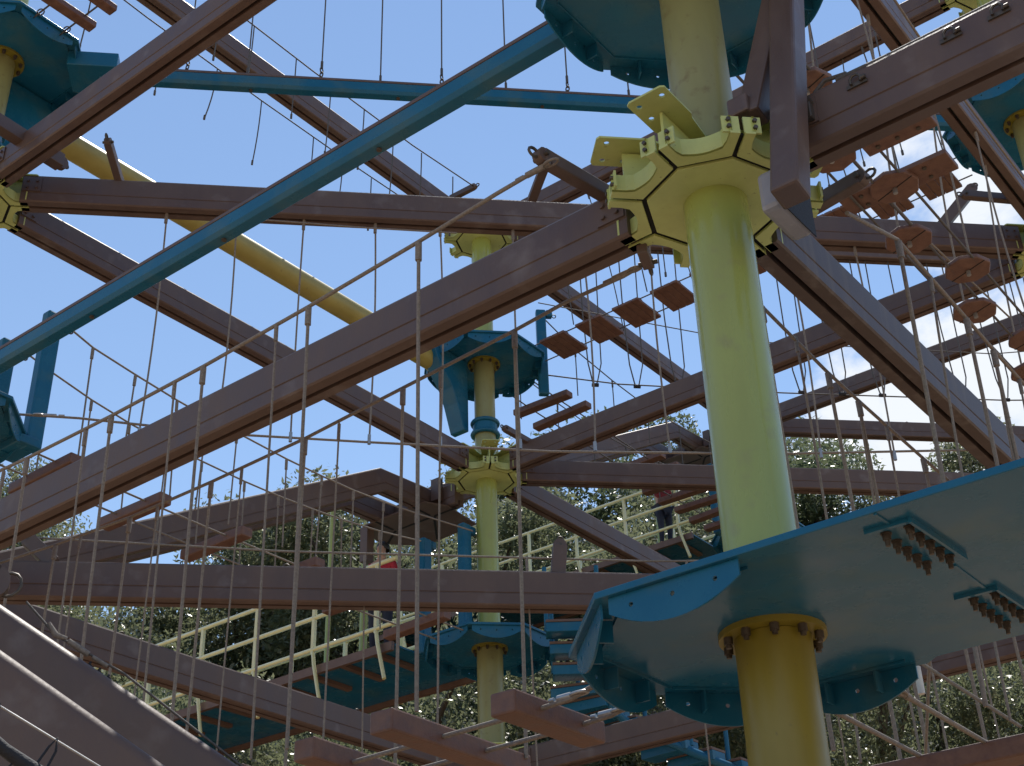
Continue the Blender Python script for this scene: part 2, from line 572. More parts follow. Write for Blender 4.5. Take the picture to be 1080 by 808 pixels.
def beam(label, p0, p1, z0, z1=None, trim=(0.50, 0.50), details=True, cat='beam', name='steel_beam', body='brown'):
    z1 = z0 if z1 is None else z1
    a, b = W(*p0, z0), W(*p1, z1)
    d = (b - a).normalized()
    a = a + d * trim[0]; b = b - d * trim[1]
    dd, s, up = frame(d)
    t = thing(name, label, cat, a, 'brown overhead beams of the climbing course')
    mb = MB()
    mb.extrude(PROF, a, b, s, up)
    mb.build('beam_body', body, t)
    sl = MB()
    sl.box((a + b) / 2 + up * 0.066, (b - a) / 2 * 0.999, s * 0.0165, up * 0.006)
    sl.build('track_slot', 'slot', t)
    if details:
        for e, sg in ((a, 1), (b, -1)):      # end plates with bolts
            ep = MB()
            for sd in (-1, 1):
                ep.box(e + d * sg * 0.10 + s * sd * (BW + 0.006) + up * 0.21, d * 0.09, s * 0.005, up * 0.085)
                for q in (0.055, 0.145):
                    for h in (0.17, 0.25):
                        p = e + d * sg * q + s * sd * (BW + 0.011) + up * h
                        ep.cyl(p, p + s * sd * 0.016, 0.016, 6)
            ep.build('end_plate', 'brown', t)
        L = (b - a).length
        lg = MB()
        for q in (0.27, 0.73):               # lifting lug on top
            p = a + (b - a) * q + up * (BH + 0.02)
            lg.tube(link_pts(p, d, up, 0.032, 0.032), 0.008, 6, closed=True)
        lg.build('lifting_eye', 'bolt', t)
    return t, a, b, d, s, up


BM = {}
n, c, l, r, dd_, e_, m_, f_ = (NODE[k] for k in 'NCLRDEMF')
bN1L = beam('big beam from the nearest hub down to the left edge of the photo', n, l, HUB[1])
BM['N1L'] = bN1L[0]
bN1R = beam('streaked beam sloping from the nearest hub to the lower right edge', n, r, HUB[1], body='brown_streak')
BM['N1R'] = bN1R[0]
bN1M = beam('big beam with three pad eyes from the nearest hub to the top right corner', n, m_, HUB[1])
BM['N1M'] = bN1M[0]
BM['L2R'] = beam('beam crossing level from the left edge hub to behind the nearest hub', l, r, HUB[2])[0]
BM['L2C'] = beam('beam running from the left edge hub down to the middle pole hub', l, c, HUB[2])[0]
BM['L2N'] = beam('beam rising to the top edge at upper left, in front of the blue deck', l, n, HUB[2])[0]
BM['L3C'] = beam('topmost left beam, ending at the upper hub of the slim middle pole', l, c, HUB[3])[0]
BM['C2R'] = beam('beam from the lower middle hub rising right behind the nearest pole', c, r, HUB[2])[0]
BM['C2E'] = beam('level beam from the lower middle hub to the right, above the blue deck', c, e_, HUB[2])[0]
beam('beam sloping down right from the lower middle hub to behind the blue deck', c, dd_, HUB[2])
beam('beam from the upper middle hub down to the right, under the square planks', c, dd_, HUB[3])
beam('highest beam at upper right, rising from the upper middle hub', c, r, HUB[3])
beam('narrow level beam just under the long level beam right of the nearest hub', c, e_, HUB[3])
BM['L1R'] = beam('long level beam low across the left half, in front of the yellow rails', l, r, HUB[1])[0]
beam('lowest left beam sloping down right behind the long level beam', l, c, HUB[1])
beam('beam rising to the right below the large blue deck', c, r, HUB[1])
BM['N2R'] = beam('beam dropping from the top edge to the right edge, behind the three pad eyes', n, r, HUB[2])[0]
beam('beam rising right in front of the clouds, second from the lowest', dd_, e_, HUB[3])
beam('level beam in front of the clouds just above the far trees', dd_, f_, HUB[3])


def sweep(mb, prof, pts):
    """sweep a beam profile along a polyline with mitred joints"""
    n_ = len(prof)
    k_ = len(pts)
    vs_, fs_ = [], []
    for i, p in enumerate(pts):
        d = (pts[min(i + 1, k_ - 1)] - pts[max(i - 1, 0)]).normalized()
        dd, s, up = frame(d)
        vs_ += [p + s * x + up * y for x, y in prof]
    for i in range(k_ - 1):
        for j in range(n_):
            fs_.append((i * n_ + j, i * n_ + (j + 1) % n_, (i + 1) * n_ + (j + 1) % n_, (i + 1) * n_ + j))
    fs_ += [tuple(reversed(range(n_))), tuple(range((k_ - 1) * n_, k_ * n_))]
    mb.add(vs_, fs_)


def incline(label, u0, v0, zl, zh):
    """pair of sloping transfer rails that bend level and join a switch beam behind the upper hub"""
    zh = zl + 4.02
    t = thing('transfer_beam', label, 'beam', W(u0 + 0.9, v0 - 1.0, zl + 0.5), 'sloping transfer beams')
    for dv in (-1.0, -1.72):
        pts = [W(u0 + 0.9, v0 + dv, zl + 0.48), W(u0 + 7.12, v0 + dv, zl + 3.99), W(u0 + A - 0.11, v0 + dv, zl + 4.02)]
        mb = MB(); sweep(mb, PROF, pts)
        mb.build('sloping_rail', 'brown', t)
    sb = MB()
    sb.extrude([(x * .96, y) for x, y in PROF], W(u0 + A, v0 - 0.5, zh), W(u0 + A, v0 - 2.15, zh), U, Z)
    sw = sb.build('switch_beam', 'brown', t)
    pl = MB()
    pl.extrude([(-0.42, -0.78), (-0.10, -0.62), (0.62, -0.70), (0.70, -1.75), (0.2, -2.2), (-0.12, -2.1), (-0.42, -1.95)],
               W(u0 + A, v0, zh - 0.022), W(u0 + A, v0, zh - 0.003), U, V)
    sp = pl.build('switch_plate', 'brown', t)
    y = MB()
    for q0, q1 in (((0, -0.55), (0, -0.95)), ((-0.05, -1.0), (-0.42, -1.0)), ((0, -0.95), (0.10, -1.05)), ((0, -1.05), (0, -1.66)),
                   ((-0.05, -1.72), (-0.42, -1.72)), ((0.10, -1.05), (0.62, -1.45)), ((0, -1.72), (0.25, -2.1))):
        y.bar(W(u0 + A + q0[0], v0 + q0[1], zh - 0.026), W(u0 + A + q1[0], v0 + q1[1], zh - 0.026), 0.034, 0.006)
    y.build('track_slot', 'slot', sp)
    for du, dv in ((-0.16, -0.78), (-0.16, -1.36), (0.14, -1.36), (0.14, -0.8)):
        gb = MB()
        gb.box(W(u0 + A + du, v0 + dv, zh + 0.26), U * 0.05, V * 0.07, Z * 0.17)
        gb.build('gusset', 'brown', t)
    ps = MB()
    ps.box(W(u0 + A - 0.35, v0 - 1.95, zh - 0.30), U * 0.07, V * 0.07, Z * 0.27)
    ps.build('stub_post', 'brown', t)
    return t


incline('sloping transfer beam with sunlit top edge, rising left of the middle pole', 0, -A, HUB[1], HUB[2])
incline('sloping transfer beam rising to the right just left of the nearest pole, by the trees', A, -A, HUB[2], HUB[3])


# ------------------------------------------------------------------ blue decks
AP = 0.86


def skirt(parent, cu, cv, z, ang, half=0.31, depth=0.165):
    nrm_ = U * cos(ang) + V * sin(ang)
    tg = U * -sin(ang) + V * cos(ang)
    O = W(cu, cv, z) + nrm_ * (AP - 0.028)
    pts = [(-half, -0.001), (half, -0.001), (half, -0.07)]
    for i in range(1, 12):
        t_ = i / 12
        x = half * (1 - 2 * t_)
        pts.append((x, -0.07 - (depth - 0.07) * (1 - (x / half) ** 2)))
    pts.append((-half, -0.07))
    sk = plate('skirt_plate', 'blue', parent, pts, [(-0.2, -0.055, 0.011), (0.0, -0.062, 0.011), (0.2, -0.055, 0.011)], O, tg, Z, 0.010)
    rb = MB()
    for x in (-0.13, 0.13):
        rb.box(O + tg * x - nrm_ * 0.045 - Z * 0.055, tg * 0.005, nrm_ * 0.04, Z * 0.05)
    rb.box(O - nrm_ * 0.10 - Z * 0.007, tg * (half * .96), nrm_ * 0.004, Z * 0.006)
    rb.build('rib', 'blue', sk)
    return sk


def deck(label, cu, cv, z, poly=None, skirts=(0, 1, 2, 3, 4, 5, 6, 7)):
    t = thing('deck_platform', label, 'platform', W(cu, cv, z), 'blue decks around the poles')
    if poly is None:
        R8 = AP / cos(pi / 8)
        poly = [(R8 * cos(pi / 8 + k * pi / 4), R8 * sin(pi / 8 + k * pi / 4)) for k in range(8)]
    mb = MB()
    mb.extrude(poly, W(cu, cv, z), W(cu, cv, z + 0.032), U, V)
    mb.build('deck_plate', 'blue', t, bevel=0.004)
    for k in skirts: skirt(t, cu, cv, z, k * pi / 4)
    return t


EXT = 6.6
n1deck = deck('large blue deck filling the lower right, bolted splices on its underside', 0, 0, DK[1],
              [(AP, -0.36), (AP, 0.36), (0.80, 0.43), (0.78, EXT), (-0.78, EXT), (-0.85, 1.15), (-AP, -0.36), (-0.36, -AP), (0.36, -AP)],
              skirts=(0, 4, 5, 6, 7))
for (u0, v0) in ((-0.72, 0.82), (0.15, 0.81)):
    ab = MB()
    ab.bar(W(u0, v0 - 0.02, DK[1] - 0.008), W(u0 + .005, v0 + 0.16, DK[1] - 0.008), 0.02, 0.016)
    ab.bar(W(u0 - .012, v0 + 0.165, DK[1] - 0.012), W(u0 + 0.47, v0 + 0.185, DK[1] - 0.012), 0.012, 0.024)
    an = ab.build('splice_bracket', 'blue', n1deck)
    for i in range(5):
        for j in range(2):
            p = W(u0 + 0.07 + i * 0.092, v0 + 0.035 + j * 0.095, DK[1])
            q = MB()
            q.cyl(p - Z * 0.006, p - Z * 0.0005, 0.022, 14)
            q.cyl(p - Z * 0.030, p - Z * 0.0062, 0.0165, 6)
            q.cyl(p - Z * 0.054, p - Z * 0.0302, 0.0095, 10)
            q.build('bolt', 'bolt', an)
seam = MB()
seam.bar(W(-0.84, 0.90, DK[1] - 0.003), W(-0.70, 0.905, DK[1] - 0.003), 0.012, 0.006)
seam.bar(W(-0.18, 0.93, DK[1] - 0.003), W(0.14, 0.93, DK[1] - 0.003), 0.014, 0.006)
seam.build('seam_weld', 'blue', n1deck)
deck('blue deck cut by the top edge, above the largest hub', 0, 0, DK[2])
c2deck = deck('blue deck low on the middle pole, joined to the ribbed walkway', A, -A, DK[2])
c3deck = deck('small blue deck high on the slim middle pole, holding the yellow log', A, -A, DK[3])
l3deck = deck('blue deck in the top left corner with a boxed side arm', 0, -A, DK[3])
l2deck = deck('blue deck at the left edge with two tall square posts', 0, -A, DK[2])
r3deck = deck('blue deck at the upper right edge behind the big beam', A, 0, DK[3])
d3deck = deck('far blue deck half hidden behind the nearest pole', 2 * A, -A, DK[3])

# boxed arm and log cradle on the decks
for (dk, cu, cv) in ((l3deck, 0, -A),):
    w8 = (U + V) / S2; x8 = (U - V) / S2
    cc = W(cu, cv, DK[3])
    bx = MB()
    bx.box(cc + w8 * 1.0 - Z * 0.10, w8 * 0.26, x8 * 0.22, Z * 0.099)
    bx.build('box_arm', 'blue', dk, bevel=0.01)
for (dk, cu, cv, sgn) in ((c3deck, A, -A, -1), (l3deck, 0, -A, 1)):
    # curved bracket under the log, with a clamp collar round the pole
    cc = W(cu, cv - 0.42, DK[3])
    st = [(0.95, -0.02), (0.88, -0.22), (0.72, -0.40), (0.55, -0.58), (0.44, -0.80), (0.36, -1.02), (0.30, -1.18)]
    top = [(0.20, -1.18), (0.20, -0.6), (0.22, -0.02)]
    pr = st + top
    br = MB()
    a_ = cc + V * 0.02; b_ = cc + V * 0.28
    br.extrude([(x * sgn, y) for x, y in pr], a_, b_, U, Z)
    br.build('log_bracket', 'blue', dk, bevel=0.012)
    cl = MB()
    for zz in (-1.02, -1.2):
        cl.tube([W(cu, cv, DK[3] + zz) + Vector((cos(q * pi / 12), sin(q * pi / 12), 0)) * 0.185 for q in range(24)], 0.030, 8, closed=True)
    cl.tube([W(cu, cv, DK[3] - 1.22), W(cu, cv, DK[3] - 1.02)], 0.18, 24)
    cl.build('clamp_collar', 'blue', dk)


def hook_post(parent, u, v, z0, z1, w=0.07, turn=0.0):
    """tall square post with a hooked head"""
    d = U * cos(turn) + V * sin(turn)
    s = U * -sin(turn) + V * cos(turn)
    b = MB()
    o = W(u, v, 0)
    b.box(o + Z * ((z0 + z1) / 2), d * w, s * w * 0.72, Z * ((z1 - z0) / 2))
    b.box(o + d * (w + 0.052) + Z * (z1 - 0.06), d * 0.05, s * w * 0.70, Z * 0.058)
    p = b.build('rail_post', 'blue', parent, bevel=0.02)
    e = MB()
    e.tube(link_pts(o + d * (w + 0.13) + Z * (z1 - 0.09), d, Z, 0.03, 0.03), 0.008, 6, closed=True)
    e.build('eye', 'bolt', p)


hook_post(l2deck, 0.92, -A + 0.34, DK[2] - 0.1, 7.80, 0.085)
hook_post(l2deck, 0.92, -A - 0.42, DK[2] - 0.1, 7.80, 0.085)
ar = MB(); ar.box(W(0.86, -A + 0.2, DK[2] - 0.05), U * 0.12, V * 0.22, Z * 0.045)
ar.build('post_foot', 'blue', l2deck, bevel=0.01)
hook_post(c3deck, A + 0.62, -A + 0.62, DK[3] - 0.5, 11.75, 0.075, pi / 4)
hook_post(c3deck, A + 0.72, -A - 0.5, DK[3] + 0.05, 11.75, 0.075)
hook_post(c2deck, A - 0.30, -A - 0.88, DK[2] + 0.05, 8.10, 0.085)
hook_post(c2deck, A - 0.30, -A - 0.16, DK[2] + 0.05, 8.10, 0.085)
hook_post(d3deck, 2 * A - 0.85, -A - 0.40, DK[3] - 0.1, 12.1, 0.085)
hook_post(d3deck, 2 * A - 0.85, -A + 0.40, DK[3] - 0.1, 12.1, 0.085)


# ------------------------------------------------------------------ ribbed walkways with yellow rails
def walkway(label, u0, v0, z, vend, group):
    t = thing('walkway', label, 'walkway', W(u0, v0 - 0.9, z), group)
    mb = MB()
    va, vb = v0 - 0.95, vend
    mb.box(W(u0, (va + vb) / 2, z + 0.075), U * 0.80, V * (va - vb) / 2, Z * 0.012)
    mb.build('deck_sheet', 'blue', t)
    for su in (-1, 1):
        sb = MB()
        sb.box(W(u0 + su * 0.84, (va + vb) / 2, z + 0.05), U * 0.030, V * (va - vb) / 2, Z * 0.06)
        sb.build('edge_beam', 'wood', t)
    k = 0
    v = va - 0.35
    while v > vb:
        rbm = MB()
        rbm.box(W(u0 - 0.40, v, z + 0.032), U * 0.40, V * 0.045, Z * 0.028)
        rbm.build('rib', 'wood', t)
        v -= 0.62
    # rails
    for su in (-1, 1):
        ur = u0 + su * 0.90
        for h in (0.33, 0.79, 1.25):
            rl = MB()
            rl.cyl(W(ur, va + 0.1, z + h), W(ur, vb, z + h), 0.031, 12)
            rl.build('rail', 'railyellow', t)
        v = va - 0.25
        while v > vb:
            ps = MB()
            ps.box(W(ur, v, z + 0.77), U * 0.024, V * 0.026, Z * 0.50)
            if su < 0:
                ps.tube([W(ur, v, z + 0.30), W(ur - 0.02, v + 0.05, z + 0.10), W(ur - 0.06, v + 0.22, z - 0.42)], 0.028, 8)
            else:
                ps.tube([W(ur, v, z + 0.34), W(ur, v, z)], 0.032, 8)
            ps.build('rail_post', 'railyellow', t)
            v -= 1.18
    return t


walkway('ribbed blue walkway with yellow rails, low left of the middle pole', A, -A, DK[2], -17.6, 'ribbed walkways')
walkway('far ribbed blue walkway with yellow rails, left of the nearest pole', 2 * A, -A, DK[3], -17.2, 'ribbed walkways')

for lab, u, v, z0, z1 in (('pale green post standing on the low walkway behind the long level beam', 8.6, -10.9, DK[2] + 0.09, 9.1),
                          ('thin pale green post beside the tall green post on the low walkway', 8.7, -11.75, DK[2] + 0.09, 9.75),
                          ('pale green post on the far walkway, beside the climber in maroon', 16.3, -10.3, DK[3] + 0.09, 12.4)):
    t = thing('gate_post', lab, 'post', W(u, v, z0), 'pale green posts on the walkways')
    b = MB(); b.cyl(W(u, v, z0), W(u, v, z1), 0.06 if 'thin' not in lab else 0.04, 16); b.build('post_shaft', 'lime', t)
    b = MB(); b.cyl(W(u, v, z0), W(u, v, z0 + 0.015), 0.11, 16); b.build('base_plate', 'lime', t)
    b = MB(); b.cyl(W(u, v, z1 + 0.0005), W(u, v, z1 + 0.02), 0.066 if 'thin' not in lab else 0.046, 16); b.build('cap', 'olive', t)


# ------------------------------------------------------------------ rope bridges
def rope_obj(parent, pts, r, m='rope', name='rope'):
    b = MB(); b.tube(pts, r, 7); return b.build(name, m, parent)


def dropper(parent, a, b, r=0.011, m='rope', bow=0.0, name='hanger_rope'):
    mb = MB()
    d = b - a
    if bow:
        sd = Vector((random.uniform(-1, 1), random.uniform(-1, 1), 0)) * bow
        pts = [a.lerp(b, t_) + sd * sin(pi * t_) for t_ in [i / 8 for i in range(9)]]
    else:
        pts = [a, a.lerp(b, .5), b]
    mb.tube(pts, r, 6)
    mb.tube([a + d.normalized() * 0.01, a + d.normalized() * 0.13], r * 1.75, 7)
    return mb.build(name, m, parent)


def turnbuckle(parent, a, d, r=0.02, L=0.22, m='steel'):
    b = MB()
    d = d.normalized()
    b.cyl(a, a + d * L, r, 10)
    b.cyl(a + d * (L + 0.02), a + d * (L * 1.6), r * 0.72, 10)
    dd, s, u = frame(d)
    b.tube(link_pts(a - d * 0.045, d, s, 0.05, 0.022), 0.008, 6, closed=True)
    b.build('turnbuckle', m, parent)


def planks_bridge(name, label, P, axis, side, zf, plank_ts, half, pw, ph, foot, hands, cat='rope bridge', group='rope bridges between the poles', endfit=True, rr=0.011):
    """P: function(t, s, z)->world. plank_ts: positions along; half: plank half length across; foot: (s offsets); hands: list of dict"""
    t = thing(name, label, cat, P(plank_ts[0], 0, zf), group)
    for k, tt in enumerate(plank_ts):
        b = MB()
        hl_ = half[k % len(half)] if isinstance(half, list) else half
        tl = random.uniform(-0.05, 0.05)
        ax = axis + Z * tl * 0.5
        b.box(P(tt, random.uniform(-.015, .015), zf), ax.normalized() * pw / 2, (side + Z * random.uniform(-.03, .03)).normalized() * hl_, Z * ph / 2)
        b.build('plank', 'plank', t, bevel=0.012)
    return t


# --- bridge under the big near beam: nearest deck to the left edge deck
PB = lambda t_, s_, z_: W(s_, -t_, z_)
b1 = planks_bridge('rope_bridge', 'rope bridge hanging below the big near beam, its large planks at the bottom edge', PB, V, U, 2.06,
                   [1.24 + 0.62 * i for i in range(10)], [0.37, 0.55, 0.46], 0.15, 0.115, None, None)
for s_ in (-0.17, 0.17):
    rope_obj(b1, [PB(0.86, s_, 2.10), PB(1.0, s_, 2.07)] + [PB(1.2 + i * 0.6, s_, 2.06 - 0.02 * sin(i * .3)) for i in range(11)], 0.013, name='foot_rope')
    turnbuckle(b1, PB(0.99, s_, 2.085), -V, 0.017, 0.08)
h1 = [(0.66, 4.88), (1.02, 4.86), (1.61, 4.81), (2.50, 4.755), (3.45, 4.715), (4.38, 4.70), (5.33, 4.71), (6.3, 4.75), (7.5, 4.85)]
h2 = [(0.62, 4.72), (1.15, 4.76), (1.76, 4.80), (2.71, 4.75), (3.63, 4.70), (4.61, 4.69), (5.55, 4.70), (6.5, 4.76), (7.5, 4.85)]
rope_obj(b1, [PB(t_, -0.58, z_) for t_, z_ in h1], 0.0125, name='hand_rope')
rope_obj(b1, [PB(0.60, 0.19, 4.59), PB(0.75, 0.22, 4.60), PB(1.25, 0.36, 4.72)] + [PB(t_, 0.50, z_) for t_, z_ in h2[2:]], 0.0125, name='hand_rope')
for t_, z_ in h1[2:8]:
    dropper(b1, PB(t_, -0.58, z_), PB(t_ + 0.06, -0.50, 2.08), 0.0115)
    if t_ > 2.2: dropper(b1, PB(t_ + 0.28, -0.58, z_), PB(t_ + 0.33, -0.50, 2.08), 0.008)
for t_, z_ in h2[2:8]:
    dropper(b1, PB(t_, 0.50, z_), PB(t_ + 0.02, 0.50, 2.08), 0.0115)
    if t_ > 1.8: dropper(b1, PB(t_ - 0.33, 0.50, z_), PB(t_ - 0.30, 0.50, 2.08), 0.007)
turnbuckle(b1, PB(0.70, -0.58, 4.875), -V, 0.018, 0.12, 'rope')
turnbuckle(b1, PB(0.70, 0.205, 4.60), (PB(1.25, 0.36, 4.72) - PB(0.75, 0.22, 4.60)), 0.018, 0.14, 'rope')

# side arms on the near beam that carry the hand ropes
def side_arm(beam_thing, base, tip, strut=None, w=0.09):
    t = None
    b = MB()
    d = tip - base
    dd, s, u = frame(d)
    b.box((base + tip) / 2, d / 2, s * w * 0.42, u * w * 0.5)
    b.cyl(tip - s * 0.03, tip + s * 0.03, w * 0.5, 14)
    t = b.build('rope_arm', 'brown', beam_thing, bevel=0.008)
    b = MB()
    b.tube(link_pts(tip + dd * 0.06, dd, u, 0.035, 0.028), 0.009, 6, closed=True)
    b.cyl(tip - s * 0.055, tip + s * 0.055, 0.014, 8)
    b.build('shackle', 'bolt', t)
    if strut is not None:
        b = MB(); b.bar(base.lerp(tip, .92), strut, 0.05, 0.03); b.build('strut', 'brown', t)
    return t


side_arm(BM['N1L'], W(-0.07, -0.62, 4.94), W(-0.60, -0.70, 4.93), W(-0.32, -0.98, 4.95))
side_arm(BM['N1L'], W(0.03, -0.50, 4.575), W(0.17, -0.55, 4.57), w=0.07)
side_arm(BM['C2R'], W(A + .10, -A + 0.80, 9.15), W(A - 0.55, -A + 0.79, 9.15))
side_arm(BM['L3C'], W(A - 0.84, -A + 0.09, 13.30), W(A - 0.83, -A + 0.55, 13.30))
side_arm(BM['L2N'], W(-0.75, -A + 0.95, 9.1), W(0.38, -A + 0.90, 9.1), w=0.15)
side_arm(BM['L2R'], W(1.02, -A + 1.02, 9.14), W(0.62, -A + 1.30, 9.30))
side_arm(BM['N1M'], W(0.79, 0.20, 4.95), W(0.735, 0.55, 4.95))
side_arm(BM['L2R'], DG(4.44, XL, 9.14), DG(4.85, XL - 0.1, 9.62), w=0.12)
side_arm(BM['N2R'], W(7.30, -0.05, 9.1), W(6.80, -0.50, 9.1))
side_arm(BM['L1R'], DG(-4.42, XL, 4.94), DG(-4.66, XL, 5.16), w=0.13)
side_arm(BM['L1R'], DG(0.0, XL, 4.94), DG(0.03, XL, 5.22), w=0.13)

# --- plank bridge from the left edge deck to the middle deck
PB2 = lambda t_, s_, z_: W(t_, -A + s_, z_)
b2 = planks_bridge('rope_bridge', 'bridge of reddish planks from the left edge deck to the middle deck', PB2, U, V, 6.28,
                   [1.33 + 1.08 * i for i in range(6)], 0.50, 0.15, 0.11, None, None)
for s_ in (-0.22, 0.24):
    rope_obj(b2, [PB2(0.80 + i * 0.6, s_, 6.33 - 0.05 * sin(pi * i / 11)) for i in range(12)], 0.011, name='foot_rope')
    b = MB(); chain(b, PB2(0.78, s_, 6.33), PB2(0.95, s_, 6.32)); b.build('chain', 'bolt', b2)
hn = [(0.98, 7.68), (1.35, 7.57), (1.89, 7.50), (2.44, 7.44), (2.86, 7.41), (3.28, 7.40), (4.02, 7.37), (4.58, 7.37), (5.10, 7.38), (5.62, 7.42), (6.2, 7.48), (7.3, 7.62)]
hf = [(1.0, 7.83), (1.47, 7.71), (2.01, 7.60), (2.52, 7.53), (3.05, 7.49), (3.55, 7.47), (4.2, 7.46), (4.74, 7.47), (5.31, 7.50), (5.81, 7.54), (6.5, 7.62), (7.3, 7.75)]
for s_, hh in ((0.45, hn), (-0.45, hf)):
    rope_obj(b2, [PB2(t_, s_, z_) for t_, z_ in hh], 0.011, name='hand_rope')
    for t_, z_ in hh[1:-1]: dropper(b2, PB2(t_, s_, z_), PB2(t_ + random.uniform(-.05, .05), s_ * 0.98, 6.30), 0.010)

# --- plank bridge from the high middle deck to the far deck
PB3 = lambda t_, s_, z_: W(A + t_, -A + s_, z_)
b3 = planks_bridge('rope_bridge', 'high bridge of brown planks from the middle deck to the far deck', PB3, U, V, 10.70,
                   [1.42 + 0.50 * i for i in range(2)] + [4.05 + 0.50 * i for i in range(7)], 0.52, 0.16, 0.10, None, None)
for s_ in (-0.25, 0.25):
    rope_obj(b3, [PB3(0.9, s_, 10.76), PB3(1.4, s_, 10.73), PB3(4, s_, 10.68), PB3(7.3, s_, 10.74)], 0.011, 'darkrope', name='foot_rope')
for s_ in (0.55, -0.55):
    hp = [PB3(0.75, s_, 11.75), PB3(1.6, s_, 11.55), PB3(2.6, s_, 11.45), PB3(3.6, s_, 11.40), PB3(4.6, s_, 11.45), PB3(5.6, s_, 11.55), PB3(7.3, s_, 11.85)]
    rope_obj(b3, hp, 0.010, 'darkrope', name='hand_rope')
    for p in hp[1:-1]: dropper(b3, p, Vector((p.x, p.y, 10.72)), 0.009, 'darkrope')

# --- square tile bridge from the high middle deck towards the right edge deck
PB4 = lambda t_, s_, z_: W(A + 0.36 + s_, -A + t_, z_)
b4 = thing('rope_bridge', 'bridge of square slatted tiles strung behind the nearest hub', 'rope bridge', PB4(1.2, 0, 10.8), 'rope bridges between the poles')
for i in range(10):
    t0 = 1.20 + 0.635 * i
    c0 = PB4(t0, 0, 10.77)
    b = MB()
    for q in range(4):
        b.box(c0 + V * (-0.165 + 0.11 * q), V * 0.052, U * 0.30, Z * 0.02)
    for q in (-.2, .2):
        b.box(c0 + U * q + Z * 0.032, U * 0.04, V * 0.21, Z * 0.011)
    b.build('tile', 'plank', b4, bevel=0.006)
for s_ in (-0.22, 0.22):
    rope_obj(b4, [PB4(0.7, s_, 10.80), PB4(3, s_, 10.80), PB4(7.3, s_, 10.80)], 0.010, 'darkrope', name='foot_rope')
for i in range(5):
    t0 = 1.5 + i * 1.25
    dropper(b4, W(A - 0.05, -A + t0, 13.0), PB4(t0 + 0.1, -0.3, 10.8), 0.009, 'darkrope', 0.06)
    dropper(b4, W(A + 0.05, -A + t0 + .5, 13.0), PB4(t0 + .55, 0.3, 10.8), 0.009, 'darkrope', 0.06)

# --- disc bridge from the near upper deck to the right edge deck
b5 = thing('rope_bridge', 'string of brown octagonal discs and wide planks at upper right', 'rope bridge', W(1.44, 0, 6.4), 'rope bridges between the poles')


def disc(u, v, z, R=0.185):
    pr = [(R * cos(pi / 8 + k * pi / 4) * 1.05, R * sin(pi / 8 + k * pi / 4)) for k in range(8)]
    rot = rad(20)
    d = U * cos(rot) + V * sin(rot); s = U * -sin(rot) + V * cos(rot)
    b = MB()
    half1 = [p for p in pr]
    b.extrude(half1, W(u, v, z), W(u, v, z + 0.042), d, s)
    o = b.build('disc', 'plank', b5, bevel=0.010)
    g2 = MB(); g2.box(W(u, v, z - 0.001), d * 0.004, s * (R * 0.93), Z * 0.0015); g2.build('seam', 'slot', o)
    g3 = MB()
    g3.cyl(W(u, v, z - 0.045), W(u, v, z - 0.002), 0.018, 8); g3.build('ferrule', 'steel', o)


for i in range(5):
    disc(1.44 + 1.37 * i, 0.06, 6.42)
    disc(2.16 + 1.31 * i, -0.13, 6.40)
for (u, v, hl, hw, zz) in ((2.20, 0.34, 0.26, 0.15, 6.43), (2.83, 0.08, 0.43, 0.12, 6.475)):
    b = MB(); b.box(W(u, v, zz), V * hl, U * hw, Z * 0.022)
    pk = b.build('plank', 'plank', b5, bevel=0.008)
    for su in (-.5, .5):
        for sv in (-.62, -0.05, .55):
            q = MB()
            q.cyl(W(u + su * hw, v + sv * hl, zz - 0.034), W(u + su * hw, v + sv * hl, zz - 0.0222), 0.016, 10)
            q.build('bolt', 'bolt', pk)
for v in (-0.24, -0.04, 0.16):
    rope_obj(b5, [W(0.85, v, 6.44), W(4, v, 6.43), W(7.3, v, 6.44)], 0.011, 'darkrope', name='foot_rope')
for i in range(5):
    dropper(b5, W(1.44 + 1.37 * i, 0.06, 8.82), W(1.44 + 1.37 * i, 0.10, 6.47), 0.009, 'rope', 0.05)
    dropper(b5, W(2.16 + 1.31 * i, -0.06, 8.82), W(2.16 + 1.31 * i, -0.20, 6.45), 0.009, 'rope', 0.05)
for s_ in (-0.5, 0.52):
    rope_obj(b5, [W(0.8, s_, 7.9), W(3, s_, 7.55), W(5, s_, 7.55), W(7.3, s_, 7.8)], 0.010, 'rope', name='hand_rope')

# --- bridge under the streaked beam, nearest deck to the right edge deck
b6 = thing('rope_bridge', 'rope bridge below the streaked beam in the lower right corner', 'rope bridge', W(0.95, 0, 2.1), 'rope bridges between the poles')
for s_ in (-0.20, 0.17):
    rope_obj(b6, [W(0.86, s_, 2.10), W(2.2, s_, 2.08), W(4.5, s_, 2.02), W(7.3, s_, 2.1)], 0.014, name='foot_rope')
    turnbuckle(b6, W(0.98, s_, 2.10), U, 0.018, 0.05, 'rope')
for i in range(6):
    u = 2.05 + i * 0.95
    b = MB(); b.box(W(u, -0.0, 2.03), U * 0.10, V * 0.5, Z * 0.055); b.build('plank', 'plank', b6, bevel=0.012)
    b = MB()
    b.extrude([(0.17 * cos(k * pi / 4), 0.17 * sin(k * pi / 4)) for k in range(8)], W(u + 0.48, (-1) ** i * 0.16, 2.01), W(u + 0.48, (-1) ** i * 0.16, 2.05), U, V)
    b.build('disc', 'plank', b6, bevel=0.01)
hA_ = [(0.62, 4.60), (1.45, 4.92), (2.33, 4.83), (2.78, 4.81), (3.85, 4.78), (5.0, 4.76), (6.2, 4.8), (7.4, 4.9)]
hB_ = [(0.55, 4.62), (1.29, 4.86), (2.28, 4.81), (2.71, 4.78), (3.7, 4.74), (5.0, 4.72), (6.2, 4.78), (7.4, 4.9)]
